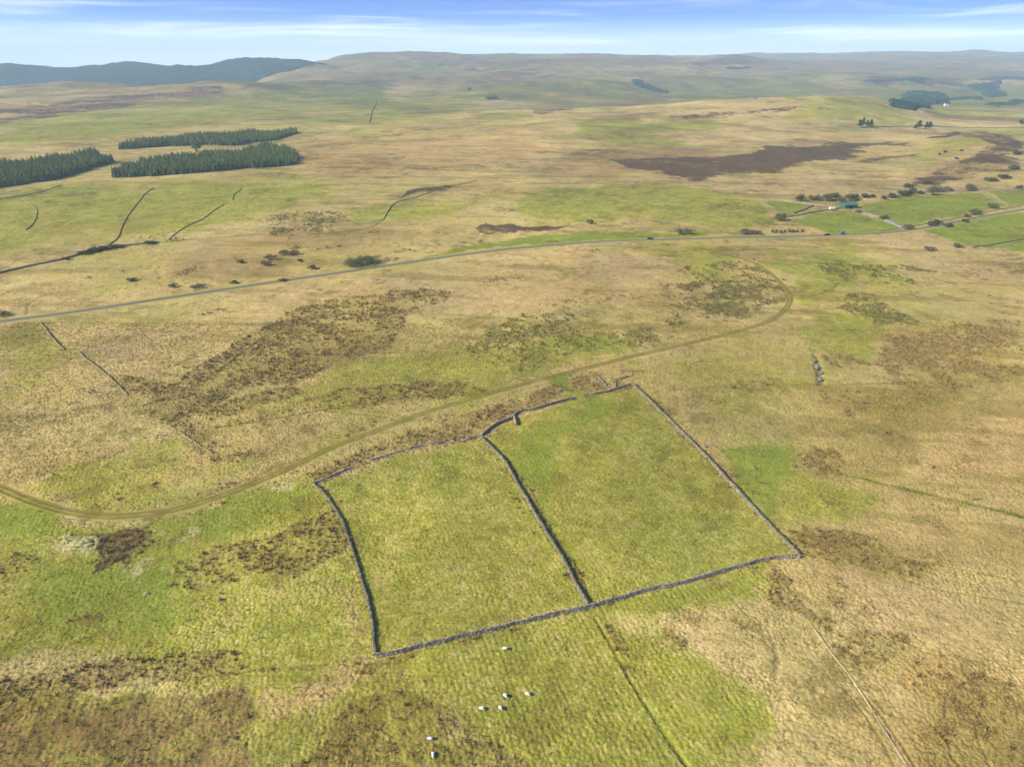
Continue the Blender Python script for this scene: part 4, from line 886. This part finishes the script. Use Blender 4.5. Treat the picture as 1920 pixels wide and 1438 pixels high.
SH = [ # u, v, width, height, material, label, aspect
 (662,499,14,4.2,'leaf','left half of the big grey-green thicket beside the lane',1.4),(680,497,14,4.8,'leaf','middle of the big grey-green thicket beside the lane',1.3),(698,494,12,5,'leaf','rounded right end of the big grey-green thicket beside the lane',1.2),
 (500,499,8,3.6,'bare','bare bush, lower of the pair left of the big thicket',1),(508,487,8,3.2,'bare','bare bush, upper of the pair left of the big thicket',1),(535,477,8,3,'bare','low bare bush at the left of the brown bank',1),(551,478,7,2.8,'bare','low bare bush beside another on the brown bank',1),
 (562,491,4,2,'bare','small dark bush right of the bare pair on the brown bank',1),(584,505,6,2.6,'bare','bush on the brown bank just above the lane',1),(452,493,6,2,'bare','flat bush on the brown bank left of the bare pair',1),
 (246,527,7,1.6,'bare','flat dark bush alone on the left moor beyond the lane',1),(325,538,6,2,'bare','left bush of the two low ones just above the lane',1),(372,539,8,2,'bare','right bush of the two low ones just above the lane',1),(437,532,6,1.6,'bare','low bush touching the lane left of the thicket',1),(530,527,6,1.4,'bare','flat scrub beside the lane below the bare bushes',1),
 (160,477,8,2.6,'gorse','dark gorse on the far wall, left end of its row',1),(175,474,8,3,'gorse','dark gorse on the far wall, second in its row',1),(190,471,9,3,'gorse','dark gorse on the far wall, third in its row',1),(205,468,9,3,'gorse','dark gorse on the far wall, fourth in its row',1),(222,465,8,2.4,'gorse','dark gorse on the far wall, right end of its row',1),(280,458,9,2.2,'gorse','small gorse further right along the far wall',1),(124,487,6,2,'gorse','single gorse left of the dark row on the far wall',1),
 (4,593,8,2.6,'gorse','dark bush at the left edge above the lane',1),
 (1274,440,9,4,'bare','left bush of the pair above the middle of the lane',1),(1294,440,9,4.4,'bare','right bush of the pair above the middle of the lane',1),(1400,439,10,3.4,'bare','left bush above the lane before the post row',1),(1416,439,9,3,'bare','right bush above the lane before the post row',1),(1107,420,6,3.4,'leaf','small green bush above the bright strip of grass',1),
 (1463,414,12,5.6,'leaf','rounded bush at the left end of the barn fields',1),
 (1497,377,7,5,'gorse','dark tree at the left end of the scrub above the barn',1),(1502,377,7,6,'leaf','taller tree second from left in the scrub above the barn',1),(1521,376,9,4,'bare','brown scrub left of the barn on the slope',1),(1534,376,9,4,'bare','grey scrub nearer the barn on the slope',1),
 (1550,377,10,6,'leaf','tree with a rounded top up the slope left of the barn',1),(1563,376,12,7,'gorse','tallest dark tree just left of the barn',1),(1577,379,9,5,'leaf','bush touching the back of the barn on its left',1),(1594,377,12,6,'gorse','dark tree directly behind the barn',1),(1606,374,9,4.6,'leaf','bush behind the right end of the barn',1),(1620,371,9,3.4,'gorse','low gorse right of the barn',1),(1633,370,8,2.6,'gorse','low gorse further right of the barn',1),
 (1656,374,6,3,'gorse','small dark gorse alone at the top of the large green field',1),(1673,371,11,3.6,'gorse','gorse at the left end of the knoll scrub',1),(1690,368,12,4.6,'gorse','gorse second from left in the knoll scrub',1),(1702,366,10,4.6,'gorse','gorse third from left in the knoll scrub',1),(1712,361,10,4.6,'bare','brown scrub in the middle of the knoll scrub',1),(1700,352,12,3.6,'gorse','gorse up the slope above the knoll scrub',1),(1724,364,9,3,'gorse','gorse just left of the big round bush',1),
 (1750,366,15,9,'leaf','big round dark bush at the top of the green fields',1),(1762,361,9,4,'bare','bare scrub right of the big round bush',1),(1777,359,9,4,'bare','brown scrub two along from the big round bush',1),(1738,345,10,3,'gorse','gorse on the lower flank of the knoll',1),(1818,358,11,6,'leaf','dark bush on the wall at the foot of the knoll',1),(1910,356,7,4.4,'leaf','small bush on the knoll wall near the right edge',1),
 (1861,391,9,4.4,'leaf','upper bush in the right green field by the lane',1),(1828,403,10,5,'leaf','larger bush in the right green field by the lane',1),(1812,408,5,3,'bare','small bush just left of the larger field bush',1),
 (1746,423,9,3,'gorse','hedge bush above the lane, left one of the pair',1.2),(1757,420,9,3,'gorse','hedge bush above the lane, right one of the pair',1.2),(1775,425,9,2.8,'gorse','dark bush on the near side of the lane',1),(1810,417,6,2.6,'gorse','small dark bush on the near side of the lane, further right',1),(1703,429,10,2.8,'bare','scrub where the lane meets the stony track',1),(1657,411,7,2.8,'gorse','dark bush beside the stony track below the barn',1),(1608,399,6,2.4,'bare','brown bush at the top of the stony track',1),
 (1795,464,7,3,'bare','grey bush at the lower edge of the bottom right green field',1),(1744,470,9,2.4,'bare','flat scrub below the lane junction',1),
 (1772,287,5,3,'gorse','left thorn bush in the green hollow on the knoll',1),(1802,284,4,2.6,'gorse','right thorn bush in the green hollow on the knoll',1),(1761,291,4,2.6,'gorse','thorn bush lower left in the green hollow on the knoll',1),(1793,299,5,2.2,'gorse','thorn bush lowest in the green hollow on the knoll',1),
 (1880,335,14,4,'gorse','gorse on the right flank of the knoll',1),(1900,318,14,4,'gorse','gorse high on the right flank of the knoll near the edge',1),(1905,290,14,4.4,'gorse','gorse near the top right of the knoll',1),(1858,340,12,3.6,'gorse','gorse lower on the right flank of the knoll',1),
]
for k, (u, v, w, h, mk, lab, asp) in enumerate(SH):
    tree = 'tree' in lab.split()[:6]
    shrub('hillside_tree' if tree else 'moor_shrub', lab, 'tree' if tree else 'bush', u, v, w, h, mk, 'shrubs and small trees of the moor', seed=20+k, aspect=asp, dense=1.4 if w > 9 else 1)

# far woods, read as one mass each
def canopy(name, label, poly, h, step, mk='farwood'):
    w = np.array([px(*p) for p in poly]) if not isinstance(poly, np.ndarray) else poly
    lo, hi = w.min(0), w.max(0); gx = np.arange(lo[0], hi[0]+step, step); gyy = np.arange(lo[1], hi[1]+step*1.5, step*1.5)
    XX_, YY_ = np.meshgrid(gx, gyy); x = XX_.ravel(); y = YY_.ravel(); ins = in_poly(x+vn(x, y, step*8, 310)*step*2, y+vn(x, y, step*8, 311)*step*2, w)
    z = H(x, y) + np.where(ins, h*(.75+.3*vn(x, y, step*2.2, 312)+.2*rng.uniform(-1, 1, len(x))), -4)
    n, k = XX_.shape; id_ = np.arange(n*k).reshape(n, k); q = np.stack([id_[:-1, :-1], id_[:-1, 1:], id_[1:, 1:], id_[1:, :-1]], -1).reshape(-1, 4)
    q = q[ins[q].any(1)]
    o = mesh_np(name, np.stack([x, y, z], 1), q, M[mk]); return tag(o, label, 'forest', kind='stuff')
def XY(u, y): return ((u-960)/F*(cP*y+sP*CAM_H), y)
canopy('conifer_forest', 'dark blue-green conifer forest covering the far hill on the left', np.array([XY(-420,4000),XY(0,4150),XY(300,4300),XY(440,4600),XY(540,4900),XY(615,5450),XY(618,5650),XY(560,5900),XY(300,6200),XY(-420,6200)]), 14, 22)
canopy('valley_wood', 'dark valley wood on the far right slope', [(1680,192),(1700,178),(1720,172),(1755,176),(1780,186),(1760,196),(1720,200)], 12, 14)
canopy('valley_wood', 'narrow dark wood following the far right stream', [(1815,165),(1845,155),(1880,158),(1860,168),(1880,180),(1860,184),(1835,172)], 12, 14)
canopy('valley_wood', 'thin line of trees beside the far central stream', [(1180,150),(1200,152),(1225,166),(1250,172),(1235,174),(1205,166)], 9, 14)

for lab, poly in [('small dark wood high on the far right slope', [(1690,150),(1740,148),(1760,152),(1720,157)]), ('long thin wood below the far right skyline', [(1610,152),(1660,149),(1700,152),(1650,156)]),
    ('hedge-like line of trees on the far right edge', [(1830,150),(1900,144),(1925,147),(1870,155)]), ('small wood between the ridge and the far farm', [(1675,203),(1720,199),(1740,204),(1700,209)]), ('small dark wood in the far central valley', [(1190,160),(1215,158),(1225,163),(1200,166)]),
    ('hedge line of trees above the far farmhouse', [(1770,186),(1840,184),(1840,188),(1775,190)]), ('dark strip of trees below the central skyline', [(1360,128),(1400,126),(1410,129),(1370,131)]), ('tree belt on the far right lower slope', [(1850,196),(1910,190),(1915,195),(1860,201)])]:
    canopy('valley_wood', lab, poly, 9, 11)

# ------------------------------------------------------------------ rocks
def rock(label, u, v, w, l, h, mk, seed, name='boulder', cat='rock', group=None, rz=0):
    rs = np.random.default_rng(seed+700); bm = bmesh.new(); bmesh.ops.create_icosphere(bm, subdivisions=4 if w > 3 else 3, radius=1)
    for q in bm.verts:
        p = np.array(q.co); k = 1+.28*float(vn(np.array([p[0]*2+seed*3]), np.array([p[1]*2+p[2]*1.7]), .9, 400+seed)[0])+.14*float(vn(np.array([p[0]*5]), np.array([p[1]*5+p[2]*4]), .9, 420+seed)[0])
        q.co = Vector((p[0]*w/2*k, p[1]*l/2*k, (p[2]*h*k) if p[2] > 0 else p[2]*.4))
    o = from_bm(name, bm, M[mk]); o.location = P3(u, v); o.rotation_euler = (0, 0, rz); return tag(o, label, cat, group)
rock('broad lichen-covered rock outcrop beside the brown hollow at lower left', 150, 1020, 6.5, 4.5, .9, 'lichen', 1, name='rock_outcrop')
rock('small pale shelf of rock joined to the left of the lichen outcrop', 122, 1016, 3, 2.2, .6, 'lichen', 2, name='rock_outcrop')
rock('single grey boulder on the grass left of the walled fields', 413, 1126, 1.1, .9, .9, 'rock', 3)
rock('pale flat-topped boulder below the brown hollow', 275, 1114, 1.5, 1.1, .7, 'lichen', 4)
rock('tiny white stone right of the grazing sheep', 1015, 1332, .4, .3, .25, 'rock', 5)
for k, (u, v, s, lab) in enumerate([(1527,676,1.6,'highest stone of the little crag on the right moor'),(1532,690,2.4,'broad grey stone in the middle of the little crag'),(1539,700,1.8,'stone below the broad one in the little crag'),(1537,712,2.2,'lowest blue-grey stone of the little crag')]):
    rock(lab, u, v, s, s*.8, s*.6, 'rock', 10+k, group='stones of the little crag')
rock('dark stone standing just outside the long right wall', 1322, 838, 1.0, .8, .9, 'rock', 16)
rock('fallen blocks heaped inside the bent wall, upper heap', 928, 808, 2.0, 1.4, .6, 'rock', 17)
rock('fallen blocks heaped inside the bent wall, lower heap', 915, 818, 1.6, 1.2, .4, 'rock', 18)
for k, (u, v, w, lab) in enumerate([(690-0,0,0,'')]): pass

# ------------------------------------------------------------------ sheep
M['wool'] = mat('sheep_wool', (.70, .68, .60), var=0.12, scale=6, bump=0.03, bscale=14, rough=1)
M['face'] = mat('sheep_face', (.50, .46, .40), var=0.1, scale=8)
def sheep_mesh():
    me = bpy.data.meshes.new('body'); ed = [(0,1),(1,2),(2,3),(3,4),(4,5),(5,6)]
    vs = [(-.48,0,.66),(-.25,0,.68),(.05,0,.68),(.30,0,.69),(.46,0,.66),(.62,0,.46),(.76,0,.22)]; rd = [.20,.29,.30,.28,.17,.12,.06]
    def leg(root, x, y, back):
        i = len(vs); vs.extend([(x, y, .50), (x+(-.06 if back else .02), y, .28), (x, y, .02)]); rd.extend([.12, .05, .045]); ed.extend([(root, i), (i, i+1), (i+1, i+2)])
    for x, y, r_, b in ((.32,.14,3,0),(.32,-.14,3,0),(-.40,.14,0,1),(-.40,-.14,0,1)): leg(r_, x, y, b)
    i = len(vs); vs.append((-.62, 0, .56)); rd.append(.05); ed.append((0, i))
    for y in (.09, -.09): i = len(vs); vs.append((.60, y*1.6, .50)); rd.append(.03); ed.append((5, i))
    me.from_pydata(vs, ed, []); o = bpy.data.objects.new('body', me); C.objects.link(o)
    sk = o.modifiers.new('skin', 'SKIN'); 
    for k, r in enumerate(rd): me.skin_vertices[0].data[k].radius = (r, r)
    me.skin_vertices[0].data[2].use_root = True
    su = o.modifiers.new('sub', 'SUBSURF'); su.levels = 2
    dg = bpy.context.evaluated_depsgraph_get(); m2 = bpy.data.meshes.new_from_object(o.evaluated_get(dg)); bpy.data.objects.remove(o)
    m2.materials.clear(); m2.materials.append(M['wool']); m2.materials.append(M['face'])
    for p in m2.polygons:
        c = p.center; p.use_smooth = True; p.material_index = 1 if (c.x > .60 or (c.z < .34 and c.x < .5)) else 0
        # fleece stays woolly above the knee
    return m2
sm = sheep_mesh(); sm.name = 'sheep'
for k, (u, v, rz, lab) in enumerate([(947,1219,175,'white sheep grazing alone just below the bottom wall'),(947,1307,-42,'white sheep grazing, uppermost left of the group of four'),(989,1304,-30,'white sheep at the right of the group of four'),
    (903,1331,-18,'white sheep at the left of the group of four'),(938,1330,-52,'white sheep lowest in the middle of the group of four'),(807,1388,170,'upper of the two white sheep at the bottom edge in the brown rushes'),(812,1418,-85,'lowest white sheep, nearest the bottom edge')]):
    o = bpy.data.objects.new('sheep', sm); C.objects.link(o); o.location = P3(u, v, .12); o.rotation_euler = (0, 0, R(rz)); o.scale = (.92,)*3
    tag(o, lab, 'sheep', 'sheep grazing below the walled fields')

# ------------------------------------------------------------------ farm, vehicles, poles
M['green_tin'] = mat('green_tin_roof', (.05, .15, .10), var=.15, scale=1, rough=.5); M['barnwall'] = mat('barn_boards', (.07, .11, .08), var=.2)
M['white'] = mat('white_paint', (.72, .72, .70), var=.06, rough=.5); M['dark'] = mat('dark_opening', (.02, .02, .02), var=.1); M['slate'] = mat('slate_roof', (.10, .10, .11), var=.2)
M['tyre'] = mat('tyre', (.02, .02, .02)); M['glass'] = mat('car_glass', (.03, .04, .05), rough=.1, spec=.6)
M['wood'] = mat('weathered_wood', (.24, .20, .15), var=.25); M['gravel'] = mat('pale_gravel', (.27, .25, .20), var=.35, scale=.4)
def gable(bm, x, y, z0, z1, zr, over=.3, mi=0, th=.12):
    for s in (-1, 1):
        a = [(-x-over, s*(y+over), z1-over*(zr-z1)/y), (x+over, s*(y+over), z1-over*(zr-z1)/y), (x+over, 0, zr), (-x-over, 0, zr)]
        lo = [bm.verts.new(p) for p in a]; hi = [bm.verts.new((p[0], p[1], p[2]+th)) for p in a]
        bm.faces.new(lo); bm.faces.new(hi[::-1])
        for k in range(4): bm.faces.new([lo[k], lo[(k+1) % 4], hi[(k+1) % 4], hi[k]])
def house_walls(bm, x, y, h, zr):
    v = [bm.verts.new(p) for p in ((-x,-y,-1),(x,-y,-1),(x,y,-1),(-x,y,-1),(-x,-y,h),(x,-y,h),(x,y,h),(-x,y,h),(-x,0,zr),(x,0,zr))]
    for f in ((0,1,5,4),(2,3,7,6),(1,2,6,9,5),(3,0,4,8,7)): bm.faces.new([v[i] for i in f])
def building(name, label, u, v, x, y, h, zr, rz, wm, rm, wins, chim=False):
    e = tag(empty(name, P3(u, v), R(rz)), label, 'barn' if 'barn' in name else 'house')
    bm = bmesh.new(); house_walls(bm, x, y, h, zr-.02); from_bm('wall', bm, M[wm], e)
    bm = bmesh.new(); gable(bm, x, y, 0, h, zr); rf = from_bm('roof', bm, M[rm], e)
    if chim:
        bm = bmesh.new(); box(bm, -x+.2, -x+1, -.4, .4, zr-.6, zr+1); from_bm('chimney', bm, M['slate'], rf)
    for (kind, a, b, c, d) in wins:
        bm = bmesh.new(); box(bm, a, b, -y-.06, -y+.05, c, d); from_bm(kind, bm, M['dark'], e)
    return e
building('barn', 'green-roofed barn among the trees beyond the lane', 1590, 390, 6.5, 4, 3.2, 5.2, 12, 'barnwall', 'green_tin', [('door', -2.5, 1.5, 0, 2.8), ('window', 3, 4.2, 1.2, 2)])
e = tag(empty('caravan', P3(1560, 394), R(10)), 'white caravan at the field wall left of the barn', 'caravan')
bm = bmesh.new(); box(bm, -2.8, 2.8, -1.1, 1.1, .5, 2.5); bmesh.ops.bevel(bm, geom=bm.edges[:], offset=.3, segments=3, affect='EDGES'); from_bm('body', bm, M['white'], e)
for a in (-1.8, -.2, 1.3):
    bm = bmesh.new(); box(bm, a, a+.9, -1.14, -1.05, 1.4, 2.0); from_bm('window', bm, M['glass'], e)
for s in (-1, 1):
    bm = bmesh.new(); bmesh.ops.create_cone(bm, cap_ends=True, segments=14, radius1=.34, radius2=.34, depth=.2, matrix=Matrix.Translation((0, s*1.0, .34)) @ Matrix.Rotation(math.pi/2, 4, 'X')); from_bm('wheel', bm, M['tyre'], e)
building('farmhouse', 'small white farmhouse on the far right slope', 1774, 199, 7, 4.5, 5, 8.5, 5, 'white', 'slate', [('window', -6, -4, 1, 2.5), ('window', 3, 5, 1, 2.5), ('door', -1, .6, 0, 2.3)], True)
building('farmhouse', 'tiny pale farmhouse in the far middle beyond the ridge', 1415, 187, 6, 4, 4, 7, -8, 'gravel', 'slate', [('window', -5, -3, 1, 2.5), ('window', 3, 5, 1, 2.5), ('door', -1, .6, 0, 2.3)], True)
strip('stony_track', spline([(1600,394),(1620,399),(1650,407),(1672,417),(1690,426),(1700,432)], 3), [-2.6, -2, 0, 2, 2.6], [-.3, .14, .2, .14, -.3], M['gravel'])

def car(label, u, v, rz, paint, h=1.5, L_=4.4):
    m = mat('car_paint', paint, var=.05, rough=.3, spec=.5)
    x, y = px(u, v); k = np.argmin(np.hypot(road_w[:, 0]-x, road_w[:, 1]-y)); t = road_w[min(k+1, len(road_w)-1)]-road_w[k-1]; an = math.atan2(t[1], t[0])
    nn = Vector((math.sin(an), -math.cos(an), 0)); p = Vector((road_w[k][0], road_w[k][1], 0)) + nn*(1.2 if rz else -1.2); p.z = float(H(p.x, p.y))+.22
    e = tag(empty('parked_car' if 'parked' in label else 'car', p, an+(math.pi if rz else 0)), label, 'car')
    prof = [(-2.2,.35),(-2.2,.85),(-2.0,.98),(-1.75,1.02),(-1.35,h-.02),(.35,h),(1.05,1.0),(1.95,.85),(2.2,.65),(2.2,.35)]
    bm = bmesh.new(); A = [bm.verts.new((a*L_/4.4, -.88+(.14 if z > 1.1 else 0), z)) for a, z in prof]; B = [bm.verts.new((a*L_/4.4, .88-(.14 if z > 1.1 else 0), z)) for a, z in prof]
    bm.faces.new(A); bm.faces.new(B[::-1])
    for i in range(len(A)): j = (i+1) % len(A); bm.faces.new([A[j], A[i], B[i], B[j]])
    bmesh.ops.bevel(bm, geom=bm.edges[:], offset=.05, segments=2, affect='EDGES'); from_bm('body', bm, m, e)
    bm = bmesh.new()
    for s in (-1, 1):
        q = [(-1.45,.98),(-1.2,h-.12),(.3,h-.1),(.85,1.0)]; vs = [bm.verts.new((a, s*(.895-(.13 if z > 1.1 else 0)), z)) for a, z in q]; bm.faces.new(vs if s < 0 else vs[::-1])
    vs = [bm.verts.new(c) for c in ((1.08,-.7,1.02),(1.08,.7,1.02),(.42,.62,h-.03),(.42,-.62,h-.03))]; bm.faces.new(vs)
    from_bm('window', bm, M['glass'], e)
    for a in (-1.4, 1.4):
        for s in (-1, 1):
            bm = bmesh.new(); bmesh.ops.create_cone(bm, cap_ends=True, segments=16, radius1=.33, radius2=.33, depth=.22, matrix=Matrix.Translation((a, s*.82, .33)) @ Matrix.Rotation(math.pi/2, 4, 'X')); from_bm('wheel', bm, M['tyre'], e)
car('dark car driving alone on the middle of the lane', 1220, 450, 0, (.03, .035, .05))
car('dark car on the lane below the barn, left of the blue one', 1556, 442, 1, (.035, .03, .035))
car('blue-grey van on the lane below the barn, right of the dark car', 1578, 440, 0, (.10, .14, .24), h=2.1, L_=5.0)
# row of wooden posts beside the lane
def post(u, v, h, r, name, label, cat, group, mk='wood'):
    bm = bmesh.new(); bmesh.ops.create_cone(bm, cap_ends=True, segments=8, radius1=r, radius2=r*.85, depth=h+.6, matrix=Matrix.Translation((0, 0, h/2-.3)))
    if cat == 'pole': box(bm, -.9, .9, -.06, .06, h-.7, h-.55)
    o = from_bm(name, bm, M[mk]); o.location = P3(u, v); tag(o, label, cat, group)
for k in range(8):
    shrub('thorn_sapling', 'small brown thorn bush in the row planted beside the lane, left of the cars', 'bush', 1448+k*8, 437.0-.2*k, 2.6, 2.2, 'bare', 'row of small thorn bushes beside the lane', seed=200+k)
for k, (u, v) in enumerate([(1313,285),(1331,296),(1380,281),(1453,270),(1516,266)]):
    post(u, v, 9, .22, 'utility_pole', ['leftmost pale utility pole across the dark heather','second pale utility pole from the left across the dark heather','middle pale utility pole across the dark heather','second pale utility pole from the right across the dark heather','rightmost pale utility pole across the dark heather'][k], 'pole', 'utility poles crossing the heather')

# ------------------------------------------------------------------ air: thin even haze over the whole land
bm = bmesh.new(); box(bm, -19000, 19000, -1500, 19500, -330, 420); hz = from_bm('haze', bm, [])
hm = bpy.data.materials.new('haze_air'); hm.use_nodes = True; n = hm.node_tree.nodes; n.clear()
out = n.new('ShaderNodeOutputMaterial'); pv = n.new('ShaderNodeVolumePrincipled'); pv.inputs['Density'].default_value = HAZE; pv.inputs['Color'].default_value = (.58, .77, .92, 1)
pv.inputs['Anisotropy'].default_value = 0.0
hm.node_tree.links.new(pv.outputs[0], out.inputs['Volume']); hz.data.materials.append(hm); tag(hz, 'thin blue haze over the far hills', 'haze', kind='stuff')
